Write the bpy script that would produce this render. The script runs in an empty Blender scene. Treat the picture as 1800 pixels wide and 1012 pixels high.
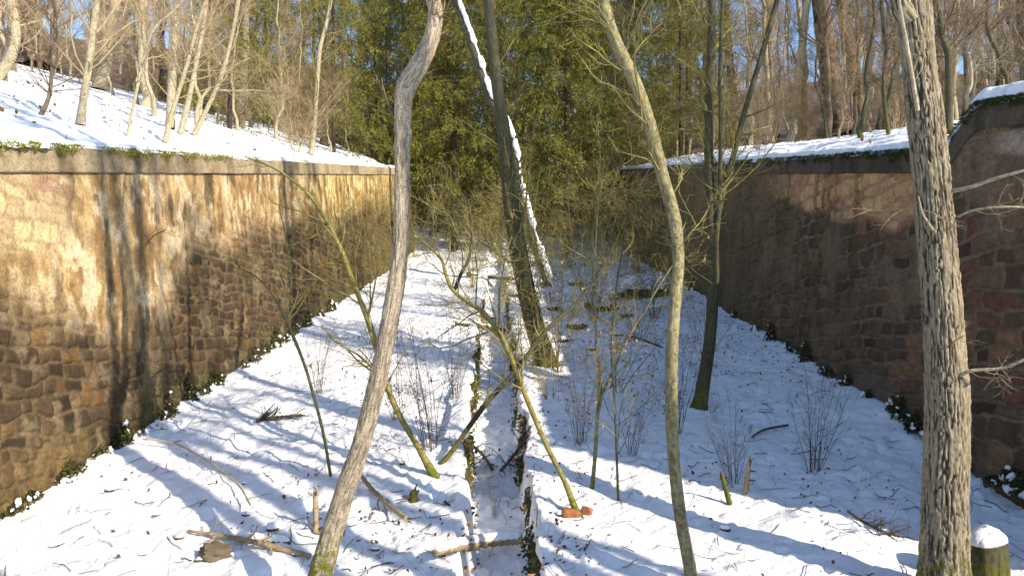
import bpy, math, random
import numpy as np
from mathutils import Vector
# ------------------------------------------------------------------ camera, world, sun, exposure
S = bpy.context.scene
C = S.collection
F = 1300.0; CX, CY = 900.0, 506.0
YAW = math.atan(14/F)
cd = bpy.data.cameras.new('camera'); cam = bpy.data.objects.new('camera', cd); C.objects.link(cam)
cam.location = (0, 0, 0); cam.rotation_euler = (math.radians(90), 0, YAW)
cd.sensor_width = 36; cd.lens = F*36/1800; cd.clip_start = 0.1; cd.clip_end = 2000
S.camera = cam
SUN_EL = math.radians(31); SUN_AZ = math.atan2(0.79, -0.61)      # azimuth from +Y towards +X
sdir = Vector((math.sin(SUN_AZ)*math.cos(SUN_EL), math.cos(SUN_AZ)*math.cos(SUN_EL), math.sin(SUN_EL)))
w = bpy.data.worlds.new('World'); S.world = w; w.use_nodes = True
nt = w.node_tree; bg = nt.nodes['Background']; sky = nt.nodes.new('ShaderNodeTexSky')
sky.sky_type = 'NISHITA'; sky.sun_disc = False; sky.sun_elevation = SUN_EL; sky.sun_rotation = SUN_AZ
sky.air_density = 1.1; sky.dust_density = 0.4; sky.ozone_density = 3.5
nt.links.new(sky.outputs[0], bg.inputs[0]); bg.inputs[1].default_value = 0.15
sl = bpy.data.lights.new('sun', 'SUN'); sl.energy = 5.0; sl.angle = math.radians(0.5); sl.color = (1.0, 0.88, 0.70)
so = bpy.data.objects.new('sun', sl); C.objects.link(so); so.rotation_euler = sdir.to_track_quat('Z', 'Y').to_euler()
S.view_settings.view_transform = 'Standard'; S.view_settings.look = 'None'
S.cycles.max_bounces = 5; S.cycles.diffuse_bounces = 3; S.cycles.transmission_bounces = 2; S.cycles.glossy_bounces = 2
S.view_settings.exposure = 0.76; S.view_settings.gamma = 1
# ------------------------------------------------------------------ numeric helpers
rng = np.random.default_rng(7)
def _h(ix, iy, iz, seed):
    n = (ix.astype(np.int64)*374761393 + iy.astype(np.int64)*668265263 + iz.astype(np.int64)*2147483647 + seed*1274126177) & 0xffffffff
    n = ((n ^ (n >> 13))*1274126177) & 0xffffffff
    n = ((n ^ (n >> 16))*2246822519) & 0xffffffff
    return ((n ^ (n >> 15)) & 0xffffff)/float(0xffffff)
def vnoise(x, y, z=0.0, seed=0):
    x, y, z = np.broadcast_arrays(np.asarray(x, float), np.asarray(y, float), np.asarray(z, float))
    xi, yi, zi = np.floor(x), np.floor(y), np.floor(z)
    fx, fy, fz = x-xi, y-yi, z-zi
    fx, fy, fz = [t*t*(3-2*t) for t in (fx, fy, fz)]
    r = 0
    for a in (0, 1):
        for b in (0, 1):
            for c in (0, 1):
                wt = (fx if a else 1-fx)*(fy if b else 1-fy)*(fz if c else 1-fz)
                r = r + wt*_h(xi+a, yi+b, zi+c, seed)
    return r
def fbm(x, y, z=0.0, o=4, seed=0):
    a, s, t = 0.5, 0, 0
    x, y, z = np.asarray(x, float), np.asarray(y, float), np.asarray(z, float)
    for i in range(o):
        s = s + a*vnoise(x, y, z, seed+i*17); t += a; a *= .5; x = x*2.03; y = y*2.03; z = z*2.03
    return s/t
def sstep(a, b, x):
    t = np.clip((x-a)/(b-a), 0, 1); return t*t*(3-2*t)
def mixc(a, b, t):
    t = np.asarray(t)[..., None]; return a*(1-t)+b*t
# ------------------------------------------------------------------ terrain height
def floor_z(Y): return -4 + .133*Y + .0009*np.clip(np.asarray(Y)-25, 0, 38)**2
DY = [4, 7.8, 12.2, 19.5, 30, 45, 70]
def ditch(Y): return np.interp(Y, DY, [-.42, -.56, -.86, -1.14, -1.4, -1.8, -2.2]), np.interp(Y, DY, [.3, .19, .04, -.15, -.5, -1.2, -2.0])
def cap_left(Y): return .152*Y + .42
def cap_right(Y): return .152*Y + .40 + .62*(1-sstep(10.6, 11.6, Y))
WL0, WL1, WR0, WR1 = 4.5, 44.0, 7.0, 50.0        # wall extents along Y
def ground(X, Y, detail=True):
    X, Y = np.broadcast_arrays(np.asarray(X, float), np.asarray(Y, float))
    f = floor_z(Y)
    l, r = ditch(Y)
    e = .14*(fbm(Y*2.2, X*0+3, 0, 4, 5)-.5)*2; e2 = .14*(fbm(Y*2.2, X*0+9, 0, 4, 6)-.5)*2
    dd = sstep(l+e-.05, l+e+.06, X)*(1-sstep(r+e2-.06, r+e2+.05, X))
    depth = np.interp(Y, [5, 28, 40, 50], [.68, .58, .30, .0])
    f = f - dd*depth*(1+.15*(fbm(X*3, Y*3, 0, 2, 8)-.5))
    lip = np.exp(-((X-l+.16)/.12)**2)+np.exp(-((X-r-.16)/.12)**2)
    f = f + lip*.05*fbm(Y*3, X*3, 0, 3, 33)
    f = f + .10*np.exp(-((np.abs(X)-6.3)/.35)**2)*fbm(Y*1.7, X, 0, 3, 21)      # snow banked at the wall feet
    # right side of the corridor rises a little to its wall
    f = f + .25*sstep(3.5, 6.3, X)*sstep(9, 14, Y)*(1-sstep(30, 40, Y))
    # camera side bench
    bench = -1.7 + .05*np.minimum(0, Y) *0
    wb = 1-sstep(1.0, 6.3, Y)
    f = f*(1-wb)+bench*wb
    # hillsides
    uL = np.maximum(0, -7.0-X); uR = np.maximum(0, X-7.0)
    far = np.clip(Y, -60, 200)
    hL = .152*far+.44 + .285*np.minimum(uL, 60) - .0008*np.minimum(uL, 60)**2
    hR = cap_right(far)+.02 + .11*np.minimum(uR, 80) + .42*sstep(0, 3.2, uR)
    hL = hL + .25*(fbm(X*.25, Y*.25, 0, 3, 40)-.5)*sstep(0, 3, uL)
    hR = hR + .35*(fbm(X*.3, Y*.3, 0, 3, 41)-.5)*sstep(0, 3, uR)
    kL = sstep(0, 6, Y); hL = hL*kL + (bench+.1*uL)*(1-kL)
    kR = sstep(6.9, 7.5, Y); hR = hR*kR + bench*(1-kR)
    wl = np.interp(Y, [40, 46, 60], [.25, 3, 9]); wr = np.interp(Y, [46, 52, 64], [.25, 3, 9])
    tL = sstep(0, 1, (-6.72-X)/wl); tR = sstep(0, 1, (X-6.72)/wr)
    z = f*(1-tL)*(1-tR) + hL*tL + hR*tR
    z = z + .12*(np.clip(Y, 60, 190)-60) + .12*sstep(56, 64, Y)*0
    if detail:
        z = z + .16*(fbm(X*.8, Y*.8, 0, 3, 1)-.5) + .07*(fbm(X*2.6, Y*2.6, 0, 3, 2)-.5) + .035*(fbm(X*8, Y*8, 0, 2, 3)-.5)
        p = fbm(X*3.1, Y*3.1, 0, 2, 11); z = z - .06*sstep(.68, .82, p)          # dimples
        p = fbm(X*5, Y*5, 0, 2, 12); z = z + .035*sstep(.62, .8, p)              # lumps
    return z
def ray(px, py):
    x = (px-CX)/F; z = (CY-py)/F; c, s = math.cos(YAW), math.sin(YAW)
    return np.array([x*c - s, x*s + c, z])
def at(px, py, d): return ray(px, py)*d
def hit(px, py, d0=4.0, d1=220):
    r = ray(px, py); t = np.exp(np.linspace(math.log(d0), math.log(d1), 5000)); P = t[:, None]*r
    k = np.argmax(P[:, 2] < ground(P[:, 0], P[:, 1])); 
    if k == 0: k = 4999
    return t[k]
# ------------------------------------------------------------------ mesh helpers
class Geo:
    def __init__(s): s.v = []; s.f = {3: [], 4: []}; s.n = 0; s.a = {}
    def add(s, V, Fc, **at):
        V = np.asarray(V, float).reshape(-1, 3); Fc = np.asarray(Fc, int)
        s.v.append(V); s.f[Fc.shape[1]].append(Fc+s.n)
        for k, val in at.items(): s.a.setdefault(k, []).append(np.asarray(val, float).reshape(-1, 3))
        s.n += len(V)
def mesh(name, G, mat, parent=None, base=(0, 0, 0), smooth=True):
    V = np.concatenate(G.v)-np.asarray(base, float)
    me = bpy.data.meshes.new(name)
    me.vertices.add(len(V)); me.vertices.foreach_set('co', V.astype(np.float32).ravel())
    li, tot = [], []
    for k in (3, 4):
        if G.f[k]:
            A = np.concatenate(G.f[k]); li.append(A.ravel()); tot.append(np.full(len(A), k))
    li = np.concatenate(li); tot = np.concatenate(tot)
    me.loops.add(len(li)); me.loops.foreach_set('vertex_index', li.astype(np.int32))
    me.polygons.add(len(tot)); st = np.concatenate([[0], np.cumsum(tot)[:-1]])
    me.polygons.foreach_set('loop_start', st.astype(np.int32)); me.polygons.foreach_set('loop_total', tot.astype(np.int32))
    for k, val in G.a.items():
        val = np.concatenate(val)
        if len(val) == len(V):
            at_ = me.attributes.new(k, 'FLOAT_VECTOR', 'POINT'); at_.data.foreach_set('vector', val.astype(np.float32).ravel())
    me.update(calc_edges=True); me.validate()
    me.polygons.foreach_set('use_smooth', np.full(len(me.polygons), smooth))
    if mat: me.materials.append(mat)
    o = bpy.data.objects.new(name, me); C.objects.link(o)
    if parent: o.parent = parent
    else: o.location = base
    return o
def tag(o, label=None, cat=None, group=None, kind=None):
    if label: o['label'] = label
    if cat: o['category'] = cat
    if group: o['group'] = group
    if kind: o['kind'] = kind
    return o
def thing(name, label, cat, loc, group=None):
    o = bpy.data.objects.new(name, None); C.objects.link(o); o.location = tuple(float(t) for t in loc); o.empty_display_size = .2
    return tag(o, label, cat, group)
def dup(root, loc, rz, sc=1.0, label=None, group=None, tilt=0):
    r = root.copy(); C.objects.link(r); r.location = tuple(float(t) for t in loc); r.rotation_euler = (tilt, 0, rz); r.scale = (sc,)*3
    if label: r['label'] = label
    if group: r['group'] = group
    for ch in list(root.children):
        c = ch.copy(); C.objects.link(c); c.parent = r
    return r
def grid_faces(n, m, wrap=False):
    i = np.arange(n-1)[:, None]; j = np.arange(m if wrap else m-1)[None, :]; j2 = (j+1) % m
    return np.stack([i*m+j, i*m+j2, (i+1)*m+j2, (i+1)*m+j], -1).reshape(-1, 4)
def tubes(G, P, R, sides=3, cap=True):
    """P [T,K,3], R [T,K]: many tubes at once"""
    P = np.asarray(P, float); R = np.asarray(R, float); T, K, _ = P.shape
    D = np.gradient(P, axis=1); D /= np.linalg.norm(D, axis=2, keepdims=True)+1e-9
    m = D.mean(1); ref = np.where(np.abs(m[:, 2:3]) < .75, np.array([[0, 0, 1.]]), np.array([[1., 0.1, 0]]))
    A = np.cross(D, ref[:, None, :]); A /= np.linalg.norm(A, axis=2, keepdims=True)+1e-9
    B = np.cross(D, A)
    th = np.arange(sides)/sides*2*math.pi
    V = P[:, :, None, :] + R[:, :, None, None]*(np.cos(th)[None, None, :, None]*A[:, :, None, :]+np.sin(th)[None, None, :, None]*B[:, :, None, :])
    Fq = grid_faces(K, sides, True)
    Fa = (Fq[None]+(np.arange(T)*K*sides)[:, None, None]).reshape(-1, 4)
    L = np.concatenate([np.zeros((T, 1)), np.cumsum(np.linalg.norm(np.diff(P, axis=1), axis=2), 1)], 1)
    bk = np.stack([np.broadcast_to(np.cos(th)*1.0, (T, K, sides))*R[:, :, None], np.broadcast_to(np.sin(th), (T, K, sides))*R[:, :, None], np.broadcast_to(L[:, :, None], (T, K, sides))], -1)
    G.add(V.reshape(-1, 3), Fa, bk=bk.reshape(-1, 3))
def unit(a): return a/(np.linalg.norm(a, axis=-1, keepdims=True)+1e-9)
def sprout(r, P, R, n, t0, t1, length, ang, K=5, wob=.15, trop=(0, 0, .1), rr=.5, rmin=.0025, tip=.4, taper_len=.6):
    """children of branches P [T,K0,3]: n per parent"""
    T, K0, _ = P.shape
    t = r.uniform(t0, t1, (T, n)); s = t*(K0-1); i = np.clip(s.astype(int), 0, K0-2); fr = (s-i)[..., None]
    idx = np.arange(T)[:, None]
    O = P[idx, i]*(1-fr)+P[idx, i+1]*fr; D = unit(P[idx, i+1]-P[idx, i]); R0 = R[idx, i]*(1-fr[..., 0])+R[idx, i+1]*fr[..., 0]
    Q = r.normal(size=(T, n, 3)); Q = unit(Q-(Q*D).sum(-1, keepdims=True)*D)
    a = np.radians(ang)*r.uniform(.7, 1.25, (T, n, 1)); d = unit(D*np.cos(a)+Q*np.sin(a))
    Ln = length*r.uniform(.5, 1.25, (T, n))*(1-taper_len*t)
    out = [O]; step = Ln[..., None]/(K-1); tp = np.array(trop)
    for k in range(K-1):
        d = unit(d + r.normal(size=d.shape)*wob + tp); out.append(out[-1]+d*step)
    P2 = np.stack(out, 2).reshape(T*n, K, 3)
    rb = np.maximum(R0*rr, rmin).reshape(-1, 1)
    R2 = np.maximum(rb*np.linspace(1, tip, K)[None], rmin*.6)
    return P2, R2
def catmull(pts, n):
    pts = np.asarray(pts, float); p = np.vstack([2*pts[0]-pts[1], pts, 2*pts[-1]-pts[-2]]); out = []
    m = len(pts)-1; t = np.linspace(0, m, n); i = np.minimum(t.astype(int), m-1); u = (t-i)[:, None]
    p0, p1, p2, p3 = p[i], p[i+1], p[i+2], p[i+3]
    return .5*((2*p1)+(-p0+p2)*u+(2*p0-5*p1+4*p2-p3)*u*u+(-p0+3*p1-3*p2+p3)*u**3)
# ------------------------------------------------------------------ materials
def mat(name):
    m = bpy.data.materials.new(name); m.use_nodes = True; n = m.node_tree; b = n.nodes['Principled BSDF']; b.inputs['Specular IOR Level'].default_value = .25
    return m, n, b
def N(n, t, **k):
    x = n.nodes.new(t)
    for a, b in k.items():
        if a in x.inputs: x.inputs[a].default_value = b
        else: setattr(x, a, b)
    return x
def ramp(n, src, stops):
    x = n.nodes.new('ShaderNodeValToRGB'); e = x.color_ramp.elements
    while len(e) < len(stops): e.new(.5)
    for q, (p, c) in zip(e, stops): q.position = p; q.color = (*c, 1)
    n.links.new(src, x.inputs[0]); return x.outputs[0]
def vscale(n, src, s):
    x = N(n, 'ShaderNodeVectorMath', operation='MULTIPLY'); n.links.new(src, x.inputs[0]); x.inputs[1].default_value = s; return x.outputs[0]
def noise(n, src, scale, detail=4, rough=.55):
    x = N(n, 'ShaderNodeTexNoise', Scale=scale, Detail=detail, Roughness=rough); n.links.new(src, x.inputs['Vector']); return x.outputs[0]
def mix(n, a, b, f, mode='MIX'):
    x = N(n, 'ShaderNodeMix', data_type='RGBA', blend_type=mode)
    for v, i in ((a, 6), (b, 7), (f, 0)):
        if isinstance(v, (tuple, list)): x.inputs[i].default_value = (*v, 1)
        elif isinstance(v, (int, float)): x.inputs[i].default_value = v
        else: n.links.new(v, x.inputs[i])
    return x.outputs[2]
def mth(n, op, a, b=0.0, c=None):
    x = N(n, 'ShaderNodeMath', operation=op)
    for v, i in ((a, 0), (b, 1)) + (((c, 2),) if c is not None else ()):
        if isinstance(v, (int, float)): x.inputs[i].default_value = v
        else: n.links.new(v, x.inputs[i])
    return x.outputs[0]
def bump(n, b, h, strength, dist):
    x = N(n, 'ShaderNodeBump', Strength=strength, Distance=dist); n.links.new(h, x.inputs['Height']); n.links.new(x.outputs[0], b.inputs['Normal'])
def vsep(n, v):
    x = N(n, 'ShaderNodeSeparateXYZ'); n.links.new(v, x.inputs[0]); return x.outputs[0]
def snow_mat(name, litter):
    m, n, b = mat(name); g = N(n, 'ShaderNodeNewGeometry').outputs['Position']
    a = noise(n, g, 9, 5, .6); f = noise(n, g, 70, 4, .7)
    c = ramp(n, a, [(.3, (.80, .82, .86)), (.7, (.88, .89, .91))])
    if litter:   # brown leaf litter shows where the attribute says so
        at_ = N(n, 'ShaderNodeAttribute', attribute_name='lit').outputs['Vector']; sp = N(n, 'ShaderNodeSeparateXYZ'); n.links.new(at_, sp.inputs[0])
        k = mth(n, 'ADD', sp.outputs[0], mth(n, 'MULTIPLY', mth(n, 'SUBTRACT', noise(n, g, 3.0, 6, .75), .5), 2.2))
        kk = ramp(n, k, [(.47, (0, 0, 0)), (.53, (1, 1, 1))])
        lc = ramp(n, noise(n, g, 22, 4, .8), [(.3, (.03, .02, .01)), (.5, (.11, .065, .03)), (.7, (.24, .15, .07))])
        c = mix(n, c, lc, kk)
    n.links.new(c, b.inputs['Base Color']); b.inputs['Roughness'].default_value = .55
    h = mth(n, 'ADD', mth(n, 'MULTIPLY', a, 1.0), mth(n, 'MULTIPLY', f, .22)); bump(n, b, h, .6, .05)
    return m
def bark_mat(name, c0, c1, c2, zs=5.0, xs=55, bmp=.012, moss=(.12, .14, .02), moss_h=.5, lichen=None, horiz=False, crack=0, flecks=False):
    m, n, b = mat(name); a = N(n, 'ShaderNodeAttribute', attribute_name='bk').outputs['Vector']; g = N(n, 'ShaderNodeNewGeometry').outputs['Position']
    v = vscale(n, a, (xs, xs, xs*2.2 if horiz else zs)) if not horiz else vscale(n, a, (9, 9, 60))
    f = noise(n, v, 1.0, 5, .6); big = noise(n, g, 2.3, 4, .6); fine = noise(n, a, 260, 3, .7)
    c = ramp(n, f, [(.28, c0), (.5, c1), (.72, c2)])
    c = mix(n, c, (c2[0]*.9, c2[1]*.95, c2[2]*.9), mth(n, 'MULTIPLY', ramp(n, big, [(.45, (0, 0, 0)), (.7, (1, 1, 1))]), .45))
    c = mix(n, c, ramp(n, fine, [(.3, (.45, .45, .45)), (.6, (1, 1, 1))]), .45, 'MULTIPLY')
    if crack:
        ca = N(n, 'ShaderNodeAttribute', attribute_name='crk').outputs['Vector']; c = mix(n, c, ramp(n, mth(n, 'ADD', mth(n, 'MULTIPLY', vsep(n, ca), 1.0), mth(n, 'MULTIPLY', mth(n, 'SUBTRACT', noise(n, g, 40, 4, .7), .5), .7)), [(.12, (crack,)*3), (.62, (1.05, 1.03, 1.0))]), 1.0, 'MULTIPLY')
    if flecks:
        fv = vscale(n, a, (26, 26, 75)); c = mix(n, c, (.07, .055, .04), mth(n, 'MULTIPLY', ramp(n, noise(n, fv, 1.0, 4, .75), [(.55, (0, 0, 0)), (.62, (1, 1, 1))]), .85))
        fv = vscale(n, a, (120, 120, 9)); c = mix(n, c, (.09, .07, .05), mth(n, 'MULTIPLY', ramp(n, noise(n, fv, 1.0, 3, .6), [(.54, (0, 0, 0)), (.61, (1, 1, 1))]), .7))
    if lichen:
        c = mix(n, c, lichen, ramp(n, noise(n, g, 16, 4, .7), [(.50, (0, 0, 0)), (.62, (1, 1, 1))]))
    if moss_h:
        sp = N(n, 'ShaderNodeSeparateXYZ'); n.links.new(a, sp.inputs[0])
        k = mth(n, 'ADD', mth(n, 'DIVIDE', sp.outputs[2], moss_h), mth(n, 'MULTIPLY', mth(n, 'SUBTRACT', noise(n, g, 14, 4, .7), .5), 2.6))
        kk = ramp(n, k, [(.5, (1, 1, 1)), (.75, (0, 0, 0))])
        c = mix(n, c, ramp(n, noise(n, g, 60, 3, .7), [(.3, (moss[0]*.4, moss[1]*.4, moss[2]*.4)), (.7, moss)]), kk)
    n.links.new(c, b.inputs['Base Color']); b.inputs['Roughness'].default_value = .85
    bump(n, b, mth(n, 'ADD', f, mth(n, 'MULTIPLY', fine, .3)), .9, bmp)
    return m
def simple(name, c0, c1, scale=8, rough=.8, var=.0, trans=0.0):
    m, n, b = mat(name); g = N(n, 'ShaderNodeNewGeometry').outputs['Position']
    c = ramp(n, noise(n, g, scale, 4, .7), [(.32, c0), (.68, c1)])
    if var:
        rnd = N(n, 'ShaderNodeObjectInfo').outputs['Random']
        c = mix(n, c, ramp(n, rnd, [(0, (1-var,)*3), (1, (1, 1, 1))]), 1.0, 'MULTIPLY')
    n.links.new(c, b.inputs['Base Color']); b.inputs['Roughness'].default_value = rough
    if trans:
        t = N(n, 'ShaderNodeBsdfTranslucent'); n.links.new(c, t.inputs[0]); ms = N(n, 'ShaderNodeMixShader'); ms.inputs[0].default_value = trans
        n.links.new(b.outputs[0], ms.inputs[1]); n.links.new(t.outputs[0], ms.inputs[2]); n.links.new(ms.outputs[0], n.nodes['Material Output'].inputs[0])
    return m
def leaf_mat(name, stops, trans=.3):
    m, n, b = mat(name); a = N(n, 'ShaderNodeAttribute', attribute_name='rnd').outputs['Vector']; sp = N(n, 'ShaderNodeSeparateXYZ'); n.links.new(a, sp.inputs[0])
    c = ramp(n, sp.outputs[0], stops); n.links.new(c, b.inputs['Base Color']); b.inputs['Roughness'].default_value = .6
    t = N(n, 'ShaderNodeBsdfTranslucent'); n.links.new(c, t.inputs[0]); ms = N(n, 'ShaderNodeMixShader'); ms.inputs[0].default_value = trans
    n.links.new(b.outputs[0], ms.inputs[1]); n.links.new(t.outputs[0], ms.inputs[2]); n.links.new(ms.outputs[0], n.nodes['Material Output'].inputs[0])
    return m
def stone_mat(name):
    m, n, b = mat(name); at_ = N(n, 'ShaderNodeAttribute', attribute_name='alb').outputs['Color']; g = N(n, 'ShaderNodeNewGeometry').outputs['Position']
    f = noise(n, g, 26, 6, .75); f2 = noise(n, g, 7, 4, .6)
    c = mix(n, at_, ramp(n, f, [(.3, (.45, .43, .40)), (.5, (.95, .95, .95)), (.72, (1.5, 1.45, 1.35))]), .85, 'MULTIPLY')
    c = mix(n, c, ramp(n, f2, [(.35, (.65, .65, .68)), (.6, (1.1, 1.1, 1.1))]), .6, 'MULTIPLY')
    n.links.new(c, b.inputs['Base Color']); b.inputs['Roughness'].default_value = .9
    bump(n, b, mth(n, 'ADD', f, mth(n, 'MULTIPLY', noise(n, g, 110, 3, .7), .35)), .9, .03)
    return m
M = dict(
    snow=snow_mat('snow', True), snowcap=snow_mat('snow_cap', False), stone=stone_mat('masonry'),
    big=bark_mat('furrowed_bark', (.10, .085, .06), (.23, .19, .13), (.40, .335, .235), 9, 60, .010, (.14, .15, .02), .9, crack=.16),
    pale=bark_mat('pale_grey_bark', (.15, .12, .09), (.36, .30, .225), (.52, .44, .33), 9, 70, .008, (.16, .17, .02), .9, crack=.6, flecks=True),
    upper=bark_mat('grey_smooth_bark', (.30, .27, .23), (.48, .43, .36), (.6, .55, .47), 14, 30, .004, (.1, .1, .02), 0),
    lichen=bark_mat('lichen_bark', (.07, .06, .03), (.19, .165, .09), (.40, .35, .22), 14, 30, .006, (.14, .15, .02), .3, lichen=(.27, .24, .09), flecks=True),
    dark=bark_mat('dark_mossy_bark', (.022, .02, .012), (.06, .054, .032), (.12, .11, .065), 8, 40, .010, (.13, .13, .02), .7, lichen=(.085, .085, .03)),
    ygreen=bark_mat('yellow_green_bark', (.07, .06, .015), (.20, .17, .05), (.33, .27, .10), 12, 40, .005, (.16, .18, .02), .45, lichen=(.27, .24, .06)),
    brown=bark_mat('brown_bark', (.04, .03, .02), (.13, .10, .065), (.28, .22, .15), 9, 30, .012, moss_h=0),
    beech=bark_mat('sunlit_pale_bark', (.22, .17, .10), (.42, .35, .24), (.58, .50, .38), 12, 20, .006, moss_h=0, lichen=(.30, .27, .15), flecks=True),
    pine=bark_mat('pine_bark', (.03, .02, .015), (.15, .10, .07), (.32, .22, .16), 4, 13, .04, moss_h=0, crack=.35),
    twig=simple('brown_twigs', (.09, .06, .035), (.26, .19, .11), 3, .8, .3),
    twigl=simple('tan_twigs', (.24, .17, .09), (.46, .36, .22), 3, .8, .2),
    twigy=simple('olive_twigs', (.08, .065, .02), (.38, .32, .11), 3, .75, .2),
    twigd=simple('dark_twigs', (.045, .035, .025), (.13, .10, .07), 4, .85, .2),
    deadw=simple('dead_wood', (.20, .13, .07), (.48, .36, .22), 18, .85),
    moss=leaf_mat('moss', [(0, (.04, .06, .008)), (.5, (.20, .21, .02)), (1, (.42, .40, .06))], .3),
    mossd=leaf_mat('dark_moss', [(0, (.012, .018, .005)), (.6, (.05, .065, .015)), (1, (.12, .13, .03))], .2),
    ivy=leaf_mat('ivy_leaves', [(0, (.018, .018, .008)), (.6, (.055, .055, .015)), (1, (.16, .14, .04))], .15),
    needles=leaf_mat('spruce_needles', [(0, (.03, .03, .006)), (.35, (.10, .11, .015)), (.65, (.24, .24, .035)), (.85, (.40, .37, .08)), (1, (.36, .22, .10))], .4),
    dry=leaf_mat('dry_leaves', [(0, (.07, .035, .015)), (.5, (.25, .13, .06)), (1, (.50, .36, .20))], .3),
    brick=simple('brick_clay', (.20, .075, .035), (.42, .18, .09), 20, .85),
    cutwood=simple('cut_wood', (.30, .20, .11), (.50, .38, .24), 15, .8),
)
def sm(c, **k): return c
# ------------------------------------------------------------------ ground sheet
def build_ground():
    xs = np.concatenate([-np.geomspace(400, 30, 14), -np.linspace(29, 12.3, 40), np.arange(-12, -7.3, .09), np.arange(-7.3, -2.1, .045), np.arange(-2.1, .7, .022),
                         np.arange(.7, 7.3, .045), np.arange(7.3, 12, .09), np.linspace(12.3, 29, 40), np.geomspace(30, 400, 14)])
    ys = np.concatenate([-np.geomspace(300, 2, 12), np.linspace(-1, 4.4, 14), np.geomspace(4.6, 7.2, 40), np.geomspace(7.23, 60, 520), np.geomspace(61, 500, 50)])
    X, Y = np.meshgrid(xs, ys); Z = ground(X, Y)
    uR = np.maximum(0, X-8.5); uL = np.maximum(0, -7-X)
    lit = -.9 + 1.75*sstep(2.0, 9, uR)*sstep(0, 8, Y) + .9*sstep(18, 34, Y)*sstep(.8, 6, np.maximum(0, X-7)) + 1.7*sstep(50, 60, Y) + 1.0*sstep(11, 24, uL)*sstep(12, 24, Y)*1.25
    l, r = ditch(Y)
    edge = np.exp(-((X-l+.0)/.07)**2)+np.exp(-((X-r-.02)/.09)**2)
    lit = lit + edge*.45*(Y > 7)*(Y < 40) + .45*np.exp(-((np.abs(X)-6.25)/.18)**2)
    lit = lit + .62*sstep(.60, .74, fbm(X*.9+3, Y*.6, 0, 4, 95))*(Y > 7)*(np.abs(X) < 7)
    lit = lit + .55*sstep(.5, 2.5, X)*(1-sstep(3, 5, X))*sstep(20, 26, Y)
    G = Geo(); G.add(np.stack([X, Y, Z], -1), grid_faces(len(ys), len(xs)), lit=np.stack([lit, lit*0, lit*0], -1))
    tag(mesh('snow_ground', G, M['snow']), kind='structure')
build_ground()
# ------------------------------------------------------------------ stone retaining walls
def wall(name, label, side, Y0, Y1, top, seed, pal, cslope, ch, bw, near_res=.018):
    r = np.random.default_rng(seed)
    ys = np.geomspace(Y0, Y1, int(math.log(Y1/Y0)/.0023)); nv = 250
    v = np.linspace(0, 1, nv)
    Y = np.broadcast_to(ys[:, None], (len(ys), nv)); zt = top(ys)-.36; zb = floor_z(ys)-.5
    if Y0 < 6.3: zb = np.minimum(zb, -3.9)
    Z = zb[:, None]+(zt-zb)[:, None]*v[None]
    hf = Z-floor_z(Y)
    U = Y + .16*(fbm(Y*2.7, Z*2.7, 0, 4, seed+1)-.5)*2; W = Z-cslope*Y + .13*(fbm(Y*2.0, Z*2.4, 5, 4, seed+2)-.5)*2
    w0 = W.min()-.5; hs = r.uniform(ch[0], ch[1], 80); cb = w0+np.concatenate([[0], np.cumsum(hs)])
    ci = np.clip(np.searchsorted(cb, W)-1, 0, 79)
    dv = np.minimum(W-cb[ci], cb[ci+1]-W)
    du = np.zeros_like(U); b1 = np.zeros_like(U); b2 = np.zeros_like(U)
    for c in np.unique(ci):
        mk = ci == c; ws = r.uniform(bw[0], bw[1], 400); e = Y0-3+r.uniform(0, .5)+np.concatenate([[0], np.cumsum(ws)])
        k = np.clip(np.searchsorted(e, U[mk])-1, 0, 399)
        du[mk] = np.minimum(U[mk]-e[k], e[k+1]-U[mk]); q = r.uniform(0, 1, (400, 2)); b1[mk] = q[k, 0]; b2[mk] = q[k, 1]
    d = np.minimum(du, dv)-.018*fbm(Y*9, Z*9, 0, 2, seed+3)
    body = sstep(.004, .05, d); mort = 1-sstep(.004, .03, d)
    relief = .045*body + .05*(b1-.5)*body + .075*(fbm(Y*6, Z*6, 0, 5, seed+4)-.5) + .10*(fbm(Y*.6, Z*.6, 0, 2, seed+6)-.5)
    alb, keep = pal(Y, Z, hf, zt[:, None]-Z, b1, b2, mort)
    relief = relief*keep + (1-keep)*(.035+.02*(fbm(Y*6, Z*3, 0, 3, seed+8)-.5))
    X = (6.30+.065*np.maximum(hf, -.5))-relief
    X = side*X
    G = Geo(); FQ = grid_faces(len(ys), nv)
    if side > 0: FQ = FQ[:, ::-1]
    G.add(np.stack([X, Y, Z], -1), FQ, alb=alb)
    # body of the wall behind the face, closed
    n = len(ys)
    rim = np.stack([X[:, -1], ys, Z[:, -1]], -1); bt = np.stack([np.full(n, side*7.05), ys, Z[:, -1]], -1); bb = np.stack([np.full(n, side*7.05), ys, Z[:, 0]], -1)
    cc = np.full((n, 3), .15)
    G.add(np.stack([rim, bt, bb], 1), grid_faces(n, 3), alb=np.repeat(cc, 3, 0))
    for k in (0, -1):
        P = np.concatenate([np.stack([X[k], Y[k], Z[k]], -1), np.stack([np.full(nv, side*7.05), Y[k], Z[k]], -1)]); i = np.arange(nv-1)
        G.add(P, np.stack([i, i+1, i+nv+1, i+nv], -1), alb=np.full((2*nv, 3), .15))
    base = (side*6.6, (Y0+Y1)/2*0+Y0, float(floor_z(Y0)))
    t = thing(name, label, 'wall', base)
    mesh('masonry', G, M['stone'], t, base)
    return t, base
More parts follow.
